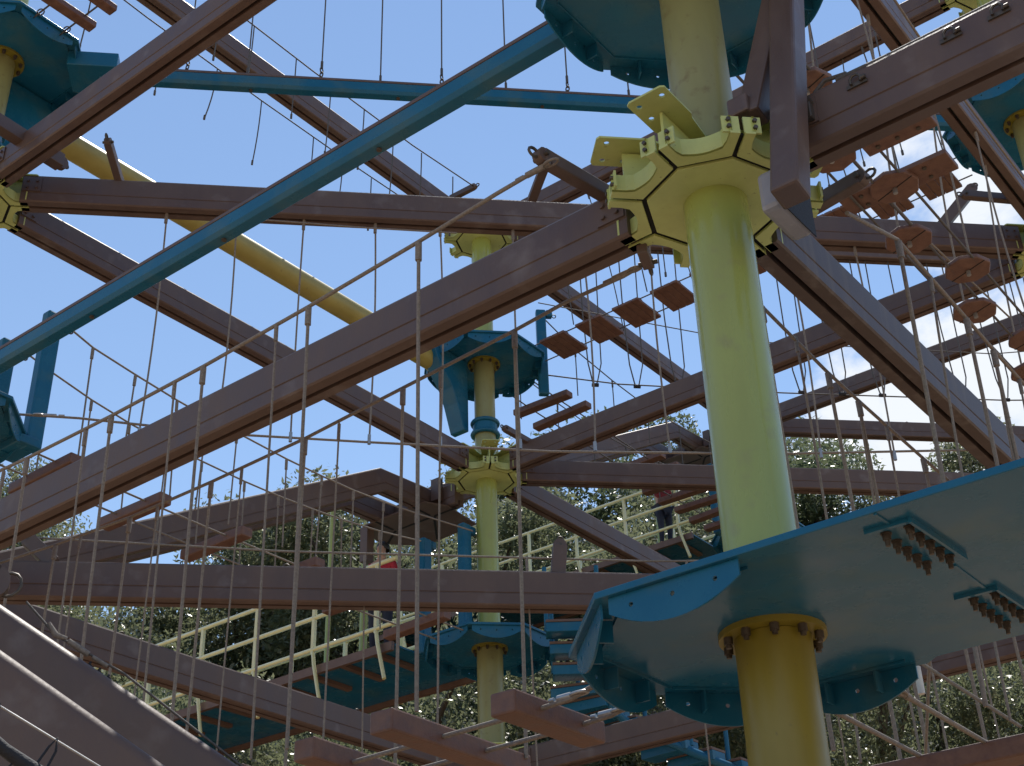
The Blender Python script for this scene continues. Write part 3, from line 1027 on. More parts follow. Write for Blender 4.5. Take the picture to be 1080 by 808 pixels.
for s_, hh in ((-0.5, hA_), (0.5, hB_)):
    rope_obj(b6, [W(t_, s_, z_) for t_, z_ in hh], 0.0125, name='hand_rope')
    for t_, z_ in hh[1:-1]:
        dropper(b6, W(t_, s_, z_), W(t_ - 0.02, s_ * 0.9, 2.05), 0.0125)
        dropper(b6, W(t_ + 0.45, s_, z_ - 0.01), W(t_ + 0.30, s_ * 0.9, 2.05), 0.008, 'rope', 0.03)
for (u0_, s0_, u1_, s1_) in ((1.05, -0.5, 1.9, 0.4), (1.1, 0.45, 2.6, -0.45)):
    rope_obj(b6, [W(u0_, s0_, 3.0), W(u1_, s1_, 2.1)], 0.010, name='brace_rope')
for (t_, s_) in ((1.06, -0.2), (1.2, 0.17)):
    b = MB(); b.cyl(W(t_, s_, 2.16), W(t_, s_, 2.30), 0.018, 10); b.cyl(W(t_, s_, 2.302), W(t_, s_, 2.6), 0.008, 8); b.build('sleeve', 'white', b6)

# --- planks rising from the top left deck
PB7 = lambda t_, s_, z_: W(s_, -A + t_, z_)
b7 = planks_bridge('rope_bridge', 'short run of brown planks climbing out of the top edge at upper left', PB7, V, U, 10.72,
                   [1.18 + 0.36 * i for i in range(14)], 0.30, 0.12, 0.08, None, None)
for s_ in (-0.16, 0.16):
    rope_obj(b7, [PB7(0.86, s_, 10.74), PB7(3, s_, 10.72), PB7(7.3, s_, 10.74)], 0.010, 'darkrope', name='foot_rope')
    b = MB(); chain(b, PB7(0.80, s_, 10.74), PB7(0.98, s_, 10.735)); b.build('chain', 'bolt', b7)

# --- tight rope with upright hand ropes, level 2 diagonal
tr = thing('tightrope', 'taut cable with upright hand ropes below the level beam, left of centre', 'tightrope', DG(-4.7, XL, 6.35), 'tightropes and balance beams')
rope_obj(tr, [DG(-4.95, XL, 6.42), DG(-4.4, XL, 6.40), DG(-3, XL, 6.28), DG(-1.7, XL, 6.24), DG(0, XL, 6.20), DG(2.2, XL, 6.25), DG(4.9, XL, 6.4)], 0.012, name='foot_rope')
turnbuckle(tr, DG(-4.72, XL, 6.42), w8, 0.016, 0.12, 'steel')
for w_ in (-3.84, -3.14, -2.46, -1.73, -1.06, -0.3, 0.42, 1.15, 1.9, 2.65, 3.4):
    dropper(tr, DG(w_, XL, 8.82), DG(w_, XL, 6.24), 0.010, 'rope', 0.04)
    b = MB(); b.cyl(DG(w_, XL, 6.22), DG(w_, XL, 6.32), 0.017, 8); b.build('ferrule', 'steel', tr)

rope_obj(tr, [DG(-2.9, XL - .12, 8.70), DG(-1.8, XL - .12, 8.66), DG(-0.9, XL - .12, 8.65)], 0.009, name='hand_rope')
# hand line over the long level beam
hl = thing('hand_line', 'hand rope stretched just above the long level beam', 'rope', DG(-4.8, XL, 5.15), 'hand lines')
rope_obj(hl, [DG(-4.9, XL, 5.2), DG(-2.45, XL, 5.11), DG(-0.5, XL, 5.10), DG(0.81, XL, 5.09), DG(4.6, XL, 5.2)], 0.010, name='hand_rope')
for w_ in (-1.74, -0.28, 1.2, 2.4): dropper(hl, DG(w_, XL, 5.1), DG(w_ + .03, XL, 3.0), 0.008)

# --- blue balance beams
def balance_beam(label, a, b, hang):
    t = thing('balance_beam', label, 'beam', a, 'tightropes and balance beams')
    d, s, u = frame(b - a)
    pr = [(-0.07, 0.0), (-0.045, -0.035), (0.045, -0.035), (0.07, 0.0), (0.07, 0.11), (-0.07, 0.11)]
    mb = MB(); mb.extrude(pr, a, b, s, u); mb.build('beam_body', 'blue', t, bevel=0.005)
    mb = MB(); mb.box((a + b) / 2 + u * 0.126, (b - a) / 2, s * 0.075, u * 0.0155); mb.build('tread_strip', 'brown', t, bevel=0.004)
    b_ = MB()
    L = (b - a).length
    for k in range(1, int(L / 1.6)):
        p = a + d * (k * 1.6)
        b_ = MB()
        b_.cyl(p - u * 0.05, p - u * 0.036, 0.02, 8)
        b_.build('bolt', 'bolt', t)
    for i, q in enumerate(hang):
        p = a + d * q
        top = p + Z * 2.2
        if i % 2 == 0:
            dropper(t, top, p + Z * 0.42, 0.009, 'darkrope')
            cb = MB(); cb.cyl(p + Z * 0.34, p + Z * 0.44, 0.016, 8); chain(cb, p + Z * 0.34, p + Z * 0.15, 0.04, 0.008); cb.build('chain', 'bolt', t)
        else:
            dropper(t, top, p + Z * 0.15, 0.009, 'darkrope')
            cb = MB(); cb.cyl(p + Z * 0.15, p + Z * 0.28, 0.015, 8); cb.build('ferrule', 'bolt', t)
    return t


q0 = DG(-4.72, XL, 10.58)
balance_beam('blue balance beam running level across the top left, chains along it', q0, DG(5.0, XL, 10.62), [0.9, 1.55, 2.35, 3.0, 3.68, 4.4, 5.1, 5.8, 6.5, 7.3, 8.1, 8.9])
balance_beam('blue balance beam sloping from the left edge up to the top blue deck', W(0, -A + 0.86, 6.42), W(0, -0.84, 6.42), [])

# --- yellow log
lg = thing('log_beam', 'thick yellow pipe log between the top left deck and the middle deck', 'balance log', W(0.9, -A - 0.42, 10.62))
b = MB()
b.tube([W(0.75 + i * 0.86, -A - 0.42 + 0.08 * i / 8 - .02, 10.62) for i in range(9)], 0.155, 32)
b.build('pipe', 'logyellow', lg)
b = MB()
b.cyl(W(7.44, -A - 0.36, 10.62), W(7.66, -A - 0.36, 10.62), 0.162, 32)
b.build('end_collar', 'logyellow', lg)
# overhead hand lines with tails above the log
for s_, tails, z_, lab in ((-0.5, [1.2, 2.3, 3.2, 4.0, 5.0, 5.6, 6.2], 13.30, 'far overhead hand line with loose rope tails, upper left of the sky'),
                           (0.5, [2.4, 2.95, 3.7, 4.35, 5.0, 5.6, 6.2, 6.9], 13.24, 'overhead hand line with rope tails ending at the arm near the upper middle hub')):
    t = thing('hand_line', lab, 'rope', W(0.6, -A + s_, z_), 'hand lines')
    ue = 7.33 if s_ > 0 else 7.1
    rope_obj(t, [W(0.3, -A + s_, z_ + 0.12), W(2, -A + s_, z_ + .03), W(4, -A + s_, z_), W(6, -A + s_, z_ + .02), W(ue, -A + s_ * (1.1 if s_ > 0 else 1), z_ + 0.06)], 0.010, 'darkrope', name='hand_rope')
    for q in tails:
        L = random.uniform(0.85, 1.25)
        a_ = W(q, -A + s_, z_)
        cv_ = Vector((-0.10 * random.random(), 0, 0))
        mb = MB()
        mb.tube([a_ + cv_ * (k / 5) ** 2 - Z * L * k / 5 for k in range(6)], 0.0095, 6)
        mb.tube([a_ + cv_ - Z * (L - 0.04), a_ + cv_ * 1.05 - Z * (L + 0.03)], 0.016, 6)
        mb.build('rope_tail', 'darkrope', t)

# --- stirrup line from the high middle deck to the right
sl_ = thing('tightrope', 'level cable with hanging rope stirrups, right of the high middle deck', 'tightrope', DG(0.8, XE, 10.5), 'tightropes and balance beams')
rope_obj(sl_, [DG(0.85, XE, 10.62), DG(2, XE, 10.50), DG(4.5, XE, 10.45), DG(8, XE, 10.46), DG(11, XE, 10.6)], 0.011, 'darkrope', name='foot_rope')
rope_obj(sl_, [DG(0.85, XE, 11.9), DG(4, XE, 11.35), DG(8, XE, 11.3), DG(11, XE, 11.7)], 0.009, 'darkrope', name='hand_rope')
for w_ in (1.65, 2.28, 2.92, 3.55, 4.18, 4.80, 5.43, 6.06, 6.7, 7.35, 8.03, 8.7):
    a_, c_ = DG(w_ - 0.12, XE, 13.0), DG(w_ + 0.14, XE, 13.0)
    bt = DG(w_, XE, 10.47)
    mb = MB()
    mb.tube([a_, a_.lerp(bt, .5) - w8 * 0.06, a_.lerp(bt, .85) - w8 * 0.07, bt - w8 * 0.035 + Z * 0.05, bt, bt + w8 * 0.035 + Z * 0.05, c_.lerp(bt, .85) + w8 * 0.09, c_.lerp(bt, .5) + w8 * 0.05, c_], 0.0105, 6)
    o = mb.build('rope_loop', 'darkrope', sl_)
    mb = MB(); mb.cyl(bt - w8 * 0.05, bt + w8 * 0.05, 0.03, 8); mb.build('knot', 'black', o)

# extra single hand ropes hanging on the right from the highest beam
for i in range(9):
    t0 = 3.2 + i * 0.5
    a_ = W(A, -A + t0, 13.0); z_end = 10.9 + 0.4 * random.random()
    mb = MB()
    cvx = random.uniform(-.12, .12)
    mb.tube([a_ - Z * (13.0 - z_end) * k / 8 + U * cvx * sin(pi * k / 8) for k in range(9)], 0.0085, 6)
    mb.tube([a_ - Z * (13.0 - z_end - .02), a_ - Z * (13.0 - z_end + .05)], 0.016, 6)
    o = mb.build('hanging_rope', 'darkrope', origin=None)
    tag(o, 'thin loose rope hanging from the highest beam at upper right', 'rope', 'loose ropes under the highest beam')

# ------------------------------------------------------------------ brace frame beside the nearest hub
bf = thing('brace_frame', 'brown A shaped brace with grey cover plate bolted right of the nearest hub', 'brace', W(-0.18, 0.42, 4.3))
b = MB()
b.bar(W(-0.41, 0.60, 4.10), W(0.08, 0.60, 6.10), 0.145, 0.15, V)
b.build('upright', 'brown', bf, bevel=0.016)
b = MB()
b.bar(W(-0.19, 0.37, 4.86), W(0.06, 0.56, 5.95), 0.13, 0.13, V)
b.build('strut', 'brown', bf, bevel=0.012)
b = MB()
b.box(W(-0.20, 0.33, 4.93), U * 0.07, V * 0.06, Z * 0.06)
b.build('strut_foot', 'brown', bf, bevel=0.012)
b = MB()
b.box(W(-0.12, 0.44, 4.30), U * 0.17, V * 0.06, Z * 0.12)
cp = b.build('cover_plate', 'grey', bf, bevel=0.03)
b = MB(); b.cyl(W(-0.2, 0.365, 4.32), W(-0.2, 0.379, 4.32), 0.02, 8); b.build('bolt', 'bolt', cp)
b = MB(); b.box(W(-0.12, 0.503, 4.30), U * 0.178, V * 0.0025, Z * 0.128); b.build('rubber_edge', 'black', cp)

# pad eyes, pulley block and plate on the beam to the top right
tb, a0, b0, d0, s0, u0_ = bN1M
sd = -1 if (s0.dot(-U) < 0) else 1
face = s0 * sd
for i, q in enumerate((0.92, 1.42, 1.66)):
    p = W(-BW, q, HUB[1] + 0.235)
    mb = MB()
    mb.box(p - U * 0.006, V * 0.055, U * 0.005, Z * 0.012)
    mb.tube([p - U * 0.02 + V * x + Z * y for x, y in ((-.026, 0), (-.028, .03), (-.012, .05), (.012, .05), (.028, .03), (.026, 0))], 0.008, 6)
    mb.cyl(p - U * 0.02 + V * 0.03 + Z * 0.014, p - U * 0.02 + V * 0.055 + Z * 0.014, 0.011, 8)
    mb.build('pad_eye', 'bolt', tb)
mb = MB()
mb.box(W(-BW - 0.03, 0.63, HUB[1] + 0.19), V * 0.045, U * 0.025, Z * 0.055)
mb.box(W(-BW - 0.03, 0.60, HUB[1] + 0.12), V * 0.016, U * 0.018, Z * 0.07)
mb.cyl(W(-BW - 0.06, 0.66, HUB[1] + 0.25), W(-BW - 0.004, 0.66, HUB[1] + 0.25), 0.022, 12)
mb.cyl(W(-BW - 0.06, 0.59, HUB[1] + 0.24), W(-BW - 0.004, 0.59, HUB[1] + 0.24), 0.022, 12)
mb.build('pulley_block', 'bolt', tb, bevel=0.006)
mb = MB()
mb.box(W(-BW - 0.006, 0.50, HUB[1] + 0.16), V * 0.07, U * 0.004, Z * 0.045)
mb.build('label_plate', 'white', tb)
mb = MB()
mb.tube([W(-BW - 0.03, 0.60, HUB[1] + 0.2), W(-BW - 0.016, 0.46, HUB[1] + 0.13), W(-BW - 0.016, 0.40, HUB[1] + 0.12)], 0.004, 5)
mb.tube([W(-0.05, 0.80, HUB[1] + 0.37), W(-0.05, 1.1, HUB[1] + 0.36), W(-0.05, 1.9, HUB[1] + 0.362)], 0.017, 8)
mb.tube([W(-0.07, 0.68, HUB[1] + 0.34), W(-0.06, 0.74, HUB[1] + 0.40), W(-0.05, 0.86, HUB[1] + 0.385)], 0.012, 8)
mb.build('cable', 'darkrope', tb)

# ------------------------------------------------------------------ inclined near rails in the lower left corner
for lab, A0, A1, w_ in (('front inclined brown girder in the lower left corner, with a bright edge', Vector((-2.05, 5.10, 1.92)), Vector((-1.47, 5.43, 1.556)), 0.62),
                        ('rear inclined brown girder in the lower left corner, higher of the two', Vector((-2.32, 5.78, 2.375)), Vector((-1.33, 6.15, 1.758)), 0.26)):
    d = (A1 - A0).normalized()
    p, q = A0 - d * 1.4, A1 + d * 4.6
    t = thing('inclined_girder', lab, 'girder', q, 'inclined girders in the corner')
    dd, s, u = frame(d)
    pr = []
    rr_ = 0.06
    for (sx, sy) in ((1, 1), (-1, 1), (-1, -1), (1, -1)):
        for k in range(9):
            a = {(1, 1): 0, (-1, 1): pi / 2, (-1, -1): pi, (1, -1): 3 * pi / 2}[(sx, sy)] + k * pi / 16
            pr.append((sx * (0.13 - rr_) + rr_ * cos(a), sy * (w_ / 2 - rr_) + rr_ * sin(a)))
    mb = MB()
    n_ = len(pr)
    off = -u * (w_ / 2) + s * 0.0
    vs_ = [p + off + s * x + u * y for x, y in pr] + [q + off + s * x + u * y for x, y in pr]
    mb.add(vs_, [(i, (i + 1) % n_, n_ + (i + 1) % n_, n_ + i) for i in range(n_)], True)
    mb.add(vs_, [tuple(reversed(range(n_))), tuple(range(n_, 2 * n_))])
    mb.build('girder_body', 'brown', t)
    ft = MB(); ft.box(p + off - d * 0.012, d * 0.0115, s * (w_ / 2 + 0.03), u * (w_ / 2 + 0.03)); ft.build('end_plate', 'brown', t)
    if 'rear' in lab:
        # lifeline, turnbuckle and knot along the top of the rear girder
        ln = MB()
        st_ = A0 + u * 0.05 + d * 0.26
        ln.tube([st_ - d * 0.2 + u * 0.05, st_, st_ + d * 0.35 + u * 0.03, st_ + d * 1.2 - u * 0.03, st_ + d * 3], 0.006, 6)
        ln.build('lifeline', 'darkrope', t)
        kb = MB()
        kb.tube([st_ - d * 0.06 + u * .03, st_ + d * 0.0 + u * 0.0, st_ + d * 0.05 + u * 0.015], [0.008, 0.016, 0.010], 8)
        kb.tube([st_ + d * 0.06 + u * .01, st_ + d * 0.17 + u * .012], 0.014, 10)
        kb.tube([st_ + d * 0.19 + u * .012, st_ + d * 0.27 + u * .016], 0.010, 10)
        kb.build('turnbuckle', 'rope', t)
        for k in range(3):
            kn = MB()
            cc_ = st_ + d * (0.20 + 0.05 * k) - u * 0.012
            kn.tube([cc_, cc_ + s * 0.02 - u * 0.015, cc_ + d * 0.03 - u * 0.02], 0.006, 5)
            kn.build('rope_lashing', 'black', t)
        lug = MB()
        lug.cyl(A0 - d * 0.12 - s * 0.04 + u * 0.08, A0 - d * 0.12 + s * 0.04 + u * 0.08, 0.085, 18)
        lug.box(A0 - d * 0.3 + u * 0.08, d * 0.18, s * 0.04, u * 0.08)
        lug.build('end_lug', 'brown', t)
        sh = MB(); sh.tube(link_pts(A0 - d * 0.05 + u * 0.12, d, u, 0.05, 0.06), 0.008, 6, closed=True); sh.build('shackle', 'bolt', t)

# safety net strip in the very corner
net = thing('safety_strap', 'cable with black loops and a dark padded strap in the bottom left corner', 'safety strap', Vector((-1.6, 4.2, 1.3)))
n0, n1_ = Vector((-1.63, 4.10, 1.395)), Vector((-1.27, 4.33, 1.205))
dn = (n1_ - n0).normalized()
nd_, ns_, nu_ = frame(dn)
b = MB(); b.tube([n0 - dn * 0.5, n0, n1_, n1_ + dn * 1.2], 0.0035, 6); b.build('cable', 'steel', net)
for q in (0.03, 0.235, 0.45):
    b = MB()
    pc = n0 + dn * q
    b.tube([pc - nu_ * 0.10 - dn * 0.012, pc - nu_ * 0.03 - dn * 0.008, pc + nu_ * 0.008, pc - nu_ * 0.03 + dn * 0.018, pc - nu_ * 0.09 + dn * 0.022], 0.0045, 6)
    b.build('loop', 'black', net)
b = MB()
b.tube([n0 - dn * 0.4 - nu_ * 0.085, n0 + dn * 0.02 - nu_ * 0.092, n0 + dn * 0.12 - nu_ * 0.105, n0 + dn * 0.25 - nu_ * 0.115, n1_ + dn * 0.8 - nu_ * 0.12], [0.022, 0.024, 0.02, 0.026, 0.024], 10)
b.build('padded_strap', 'black', net)
for q in (0.0, 0.055, 0.11, 0.165):
    b = MB(); b.tube([n0 + dn * q - nu_ * 0.11, n0 + dn * (q - .02) - nu_ * 0.20], 0.0035, 5); b.build('net_cord', 'black', net)

# ------------------------------------------------------------------ far stair with blue treads
sf = thing('stair_flight', 'blue stair with brown topped treads, winding down behind the large deck', 'stair', Vector((0.7, 16.5, 6.3)))
STEPS = [(0.66, 16.30, 6.20, 0), (0.70, 16.48, 5.98, 0), (0.73, 16.62, 5.76, 0), (0.72, 16.80, 5.55, -16), (0.80, 16.92, 5.40, -30),
         (0.98, 17.0, 5.27, -38), (1.22, 17.02, 5.14, -40), (1.50, 17.03, 5.0, -41), (1.80, 17.04, 4.86, -41), (2.12, 17.05, 4.72, -41),
         (2.46, 17.05, 4.58, -41), (2.80, 17.05, 4.44, -41), (3.14, 17.05, 4.30, -41)]
for x_, y_, z_, an_ in STEPS:
    ang = rad(an_)
    wd = Vector((cos(ang), sin(ang), 0)); dp = Vector((-wd.y, wd.x, 0))
    b = MB(); b.box(Vector((x_, y_, z_)), wd * 0.34, dp * 0.14, Z * 0.06); tr_ = b.build('tread', 'blue', sf, bevel=0.006)
    b = MB(); b.box(Vector((x_, y_, z_ + 0.078)), wd * 0.34, dp * 0.15, Z * 0.016); b.build('tread_top', 'wood', tr_, bevel=0.004)
for k, (x_, y_, z_, an_) in enumerate(STEPS):
    if k in (0, 2, 5, 8, 11):
        for sd_ in (-1, 1):
            ang = rad(an_); wd = Vector((cos(ang), sin(ang), 0))
            b = MB(); pq = Vector((x_, y_, z_)) + wd * 0.33 * sd_
            b.cyl(pq, pq + Z * 0.85, 0.03, 8); b.build('baluster', 'blue', sf)
b = MB()
for sd_ in (1,):
    b.tube([Vector((x_, y_, z_ - 0.1)) + Vector((cos(rad(an_)), sin(rad(an_)), 0)) * 0.37 for x_, y_, z_, an_ in STEPS], 0.055, 8)
b.build('stringer', 'blue', sf)


# ------------------------------------------------------------------ climbers
def person(label, foot, h, face, shirt, arms):
    """skinned standing figure; face = heading in radians"""
    t = thing('person', label, 'person', foot, 'climbers on the walkways')
    fx = Vector((cos(face), sin(face), 0)); sx = Vector((-sin(face), cos(face), 0))
    s = h / 1.7
    J = lambda x, y, z: fx * (x * s) + sx * (y * s) + Z * (z * s)
    V_, E_, R_s = [], [], []
    def add(p, r, par=None):
        V_.append(p); R_s.append(r * s)
        if par is not None: E_.append((par, len(V_) - 1))
        return len(V_) - 1
    pel = add(J(0, 0, .92), .135)
    wst = add(J(0, 0, 1.08), .115, pel)
    ch = add(J(0.01, 0, 1.30), .135, wst)
    nk = add(J(0.0, 0, 1.44), .06, ch)
    jw = add(J(0.03, 0, 1.53), .062, nk)
    hd_ = add(J(0.02, 0, 1.61), .088, jw)
    add(J(0.0, 0, 1.68), .062, hd_)
    add(J(0.10, 0, 1.585), .018, hd_)
    for sg in (-1, 1):
        hp_ = add(J(0, .10 * sg, .86), .09, pel)
        kn = add(J(.02, .11 * sg, .48), .06, hp_)
        an = add(J(0, .11 * sg, .09), .04, kn)
        add(J(.13, .12 * sg, .035), .035, an)
        sh = add(J(0, .175 * sg, 1.37), .06, ch)
        (ex_, ey, ez), (wx, wy, wz) = arms[0 if sg < 0 else 1]
        el = add(J(ex_, ey * sg, ez), .042, sh)
        wr = add(J(wx, wy * sg, wz), .028, el)
        dv = Vector((wx - ex_, (wy - ey) * sg, wz - ez)).normalized()
        pm = add(J(wx + dv.x * .06, wy * sg + dv.y * .06, wz + dv.z * .06), .032, wr)
        for k in range(4):
            o_ = (k - 1.5) * 0.018
            add(J(wx + dv.x * .15, wy * sg + dv.y * .15 + o_, wz + dv.z * .15), .009, pm)
        add(J(wx + dv.x * .09 + .03, wy * sg + dv.y * .09, wz + dv.z * .09 + .02), .010, pm)

    def skin(name, idx_ok, scale, m, par):
        keep = [i for i in range(len(V_)) if idx_ok(i)]
        mpi = {i: k for k, i in enumerate(keep)}
        me = bpy.data.meshes.new(name)
        me.from_pydata([V_[i] for i in keep], [(mpi[a], mpi[b]) for a, b in E_ if a in mpi and b in mpi], [])
        o = bpy.data.objects.new(name, me)
        COL.objects.link(o)
        o.parent = par
        md = o.modifiers.new('skin', 'SKIN')
        for k, i in enumerate(keep):
            sv = me.skin_vertices[0].data[k]
            sv.radius = (R_s[i] * scale, R_s[i] * scale)
            sv.use_root = (k == 0)
        ss = o.modifiers.new('sub', 'SUBSURF'); ss.levels = 2; ss.render_levels = 2
        me.materials.append(M[m])
        return o
    body = skin('body', lambda i: True, 1.0, 'skin', t)
    # clothing follows the same skeleton
    torso = {0, 1, 2}
    leg_i = set(); arm_i = set()
    base = 8
    per = 4 + 1 + 2 + 1 + 4 + 1
    for sg in range(2):
        o0 = base + sg * per
        leg_i |= {o0, o0 + 1, o0 + 2}
        arm_i |= {o0 + 4, o0 + 5}
    skin('shirt', lambda i: i in torso | arm_i, 1.13, shirt, t)
    skin('trousers', lambda i: i in {0} | leg_i, 1.15, 'navy', t)
    hb = MB()
    hc = J(-0.012, 0, 1.645)
    vs_, fs_ = [], []
    nu, nv = 14, 8
    for iv in range(nv + 1):
        ph = (pi * 0.62) * iv / nv
        for iu in range(nu):
            th_ = 2 * pi * iu / nu
            rr = 0.105 * s
            vs_.append(hc + fx * (rr * sin(ph) * cos(th_) * 1.05) + sx * (rr * 0.92 * sin(ph) * sin(th_)) + Z * (rr * 0.95 * cos(ph)) - fx * (0.02 * s * iv / nv))
    for iv in range(nv):
        for iu in range(nu):
            fs_.append((iv * nu + iu, iv * nu + (iu + 1) % nu, (iv + 1) * nu + (iu + 1) % nu, (iv + 1) * nu + iu))
    hb.add(vs_, fs_, True)
    me = bpy.data.meshes.new('hair')
    me.from_pydata(vs_, [], fs_)
    me.polygons.foreach_set('use_smooth', [True] * len(fs_))
    me.materials.append(M['hair'])
    o = bpy.data.objects.new('hair', me); COL.objects.link(o); o.parent = t
    return t


person('dark haired person in a red shirt on the low walkway', W(7.62, -9.62, DK[2] + 0.09), 1.66, rad(250), 'red',
       [((.05, .25, 1.12), (.20, .20, .98)), ((.05, .25, 1.12), (.22, .22, 1.0))])
person('person in a maroon top among the far planks, left of the nearest pole', W(15.75, -9.85, DK[3] + 0.09), 1.55, rad(300), 'maroon',
       [((.10, .28, 1.22), (.30, .22, 1.40)), ((.05, .25, 1.12), (.22, .2, 1.0))])


# ------------------------------------------------------------------ trees
def leaf_mesh(name, H, R, nl, seed, lsize, m, gaps=0.5):
    """trunk, limbs and a crown of leaf clusters around branch tips; returns (trunk mesh, crown mesh)"""
    rnd = random.Random(seed)
    tb_ = MB()
    th = H * 0.34
    bend = [Vector((rnd.uniform(-.4, .4) * i / 4, rnd.uniform(-.4, .4) * i / 4, th * i / 4)) for i in range(5)]
    tb_.tube(bend, [0.42, 0.34, 0.30, 0.28, 0.24], 10)
    tips = []
    for k in range(9):
        a = 2 * pi * k / 9 + rnd.uniform(-.3, .3)
        st = bend[rnd.choice((2, 3, 4))]
        el = rnd.uniform(0.35, 1.25)
        L = R * rnd.uniform(0.75, 1.1)
        e = st + Vector((cos(a) * cos(el) * L, sin(a) * cos(el) * L, sin(el) * L * (H * 0.62 / R)))
        mid = st.lerp(e, .5) + Vector((rnd.uniform(-.5, .5), rnd.uniform(-.5, .5), rnd.uniform(-.2, .8)))
        pts = [st, st.lerp(mid, .5) + Z * .15, mid, mid.lerp(e, .5) + Vector((rnd.uniform(-.3, .3), rnd.uniform(-.3, .3), 0)), e]
        tb_.tube(pts, [0.2, 0.16, 0.12, 0.08, 0.03], 7)
        tips += [pts[2], pts[3], e]
        for q in range(6):
            t0 = pts[rnd.choice((2, 3, 3, 4))]
            e2 = t0 + Vector((rnd.uniform(-1, 1), rnd.uniform(-1, 1), rnd.uniform(-.35, .8))) * R * 0.36
            tb_.tube([t0, t0.lerp(e2, .5) + Z * .1, e2], [0.06, 0.045, 0.015], 5)
            tips += [e2, t0.lerp(e2, .6)]
    cl = [(p + Vector((rnd.uniform(-.5, .5), rnd.uniform(-.5, .5), rnd.uniform(-.3, .4))), R * rnd.uniform(.11, .21)) for p in tips]
    vs_, fs_ = [], []
    for i in range(nl):
        c_, rr = cl[i % len(cl)]
        d = Vector((rnd.gauss(0, 1), rnd.gauss(0, 1), rnd.gauss(0.18, .62)))
        p = c_ + d.normalized() * rr * (rnd.random() ** 0.42)
        sz = lsize * rnd.uniform(.6, 1.35)
        ax = Vector((rnd.gauss(0, 1), rnd.gauss(0, 1), rnd.gauss(0, .7))).normalized()
        nn = ax.cross(Vector((rnd.gauss(0, .6), rnd.gauss(0, .6), 1))).normalized()
        k = len(vs_)
        vs_ += [p - ax * sz, p + nn * sz * .42 + ax * sz * .05, p + ax * sz, p - nn * sz * .42 + ax * sz * .05]
        fs_.append((k, k + 1, k + 2, k + 3))
    me = bpy.data.meshes.new(name + '_crown')
    me.from_pydata(vs_, [], fs_)
    me.materials.append(M[m])
    mt = bpy.data.meshes.new(name + '_trunk')
    mt.from_pydata(tb_.v, [], tb_.f)
    mt.polygons.foreach_set('use_smooth', tb_.sm)
    mt.materials.append(M['bark'])
    return mt, me


KINDS = [leaf_mesh('oak_a', 17, 6.0, 190000, 3, 0.064, 'leaf'), leaf_mesh('oak_b', 15, 6.6, 200000, 11, 0.066, 'leaf'),
         leaf_mesh('oak_c', 14, 5.2, 170000, 23, 0.060, 'leaf2')]
TOPZ = [sorted(v.co.z for v in k[1].vertices)[int(0.985 * len(k[1].vertices))] for k in KINDS]
# azimuth (deg), distance, kind, scale, rotation, label
TREES = [(-21.0, 34, 0, 0.465, 10, 'leafy tree filling the gap at the far left edge'),
         (-17.0, 41, 1, 0.47, 80, 'tree behind the left end of the yellow rails'),
         (-13.3, 36, 1, 0.46, 200, 'oak behind the left part of the long level beam, above the yellow rails'),
         (-9.4, 44, 0, 0.455, 140, 'tall tree left of the slim middle pole, behind the red shirt'),
         (-5.4, 37, 1, 0.475, 20, 'oak straight behind the two hooked blue posts'),
         (-1.4, 43, 0, 0.50, 300, 'tree right behind the slim middle pole'),
         (2.6, 37, 1, 0.455, 250, 'tree behind the far walkway rails'),
         (5.6, 41, 0, 0.465, 75, 'tree behind the climber in maroon, beside the nearest pole'),
         (9.2, 52, 2, 0.545, 280, 'tallest dark tree, its tip just left of the nearest pole'),
         (13.6, 50, 2, 0.56, 60, 'dark tree just right of the nearest pole, above the large deck'),
         (15.6, 47, 0, 0.485, 170, 'tree under the clouds, between the nearest pole and the streaked beam'),
         (18.4, 46, 2, 0.485, 220, 'dark evergreen behind the low end of the streaked beam'),
         (22.5, 39, 1, 0.40, 330, 'tree at the right edge behind the streaked beam'),
         (26.5, 43, 0, 0.40, 45, 'tree beyond the right edge of the large blue deck'),
         (-25, 40, 1, 0.47, 120, 'outermost left tree behind the corner girders')]   # azimuth, distance, kind, tangent of the elevation of the top, turn, label


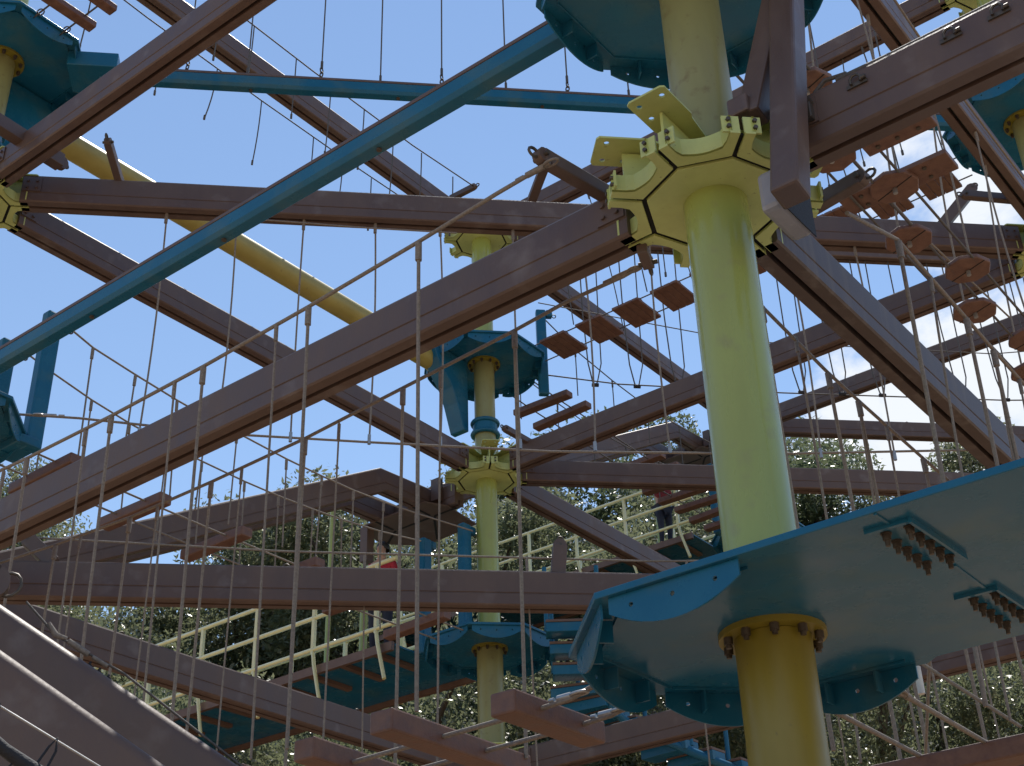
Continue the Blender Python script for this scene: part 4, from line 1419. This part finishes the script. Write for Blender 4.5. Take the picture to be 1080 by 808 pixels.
def fit_scale(me, az, dist_, rot, te, wide, part=0.99):
    """scale that puts the visible top of a tree at the height seen in the photograph"""
    vv = me.vertices
    smp = [vv[i].co.copy() for i in range(0, len(vv), 61)]
    base = Vector((sin(rad(az)) * dist_, cos(rad(az)) * dist_, GROUND))
    mrot = Matrix.Rotation(rot, 3, 'Z')
    lo_, hi_ = 0.2, 2.5
    for _ in range(14):
        sc_ = (lo_ + hi_) / 2
        el_ = []
        for c_ in smp:
            q_ = mrot @ Vector((c_.x * sc_ * wide, c_.y * sc_ * wide, c_.z * sc_)) + base
            el_.append(q_.z / max(1.0, sqrt(q_.x ** 2 + q_.y ** 2)))
        el_.sort()
        if el_[int(len(el_) * part)] > te: hi_ = sc_
        else: lo_ = sc_
    return sc_


for az, dist_, k, te, rot, lab in TREES:
    sc_ = fit_scale(KINDS[k][1], az, dist_, rad(rot), te, 0.86, 0.9985 if k == 2 else 0.99)
    p = Vector((sin(rad(az)) * dist_, cos(rad(az)) * dist_, GROUND))
    t = thing('oak_tree', lab, 'tree', p, 'trees behind the climbing course')
    t.rotation_euler.z = rad(rot)
    t.scale = (sc_ * 0.86, sc_ * 0.86, sc_)
    for nm, me in (('trunk', KINDS[k][0]), ('crown', KINDS[k][1])):
        o = bpy.data.objects.new(nm, me)
        COL.objects.link(o)
        o.parent = t
# understorey shrubs that close the gaps low between the trunks
SH = leaf_mesh('shrub', 6.5, 3.6, 120000, 41, 0.036, 'leaf')
for i, (az, dist_, sc_, lab) in enumerate([(-20, 27, .95, 'low bushy tree at the left, under the front girders'), (-13.5, 28, 1.0, 'low bushy tree below the lowest left beam'),
                                           (-6.5, 27, 1.05, 'low bushy tree left of the lower end of the middle pole'), (0.5, 29, 1.1, 'low bushy tree right of the lower end of the middle pole'),
                                           (7, 28, 1.15, 'low bushy tree behind the nearest pole'), (13, 27, 1.15, 'low bushy tree under the right end of the large deck'),
                                           (19, 28, 1.2, 'low bushy tree in the lower right corner')]):
    p = Vector((sin(rad(az)) * dist_, cos(rad(az)) * dist_, GROUND))
    t = thing('bushy_tree', lab, 'tree', p, 'low trees under the oaks')
    t.rotation_euler.z = i * 1.3
    hs_ = fit_scale(SH[1], az, dist_, i * 1.3, 0.235 + 0.10 * sc_, 0.75)
    t.scale = (hs_ * 0.75, hs_ * 0.75, hs_)
    for nm, me in (('trunk', SH[0]), ('crown', SH[1])):
        o = bpy.data.objects.new(nm, me)
        COL.objects.link(o)
        o.parent = t
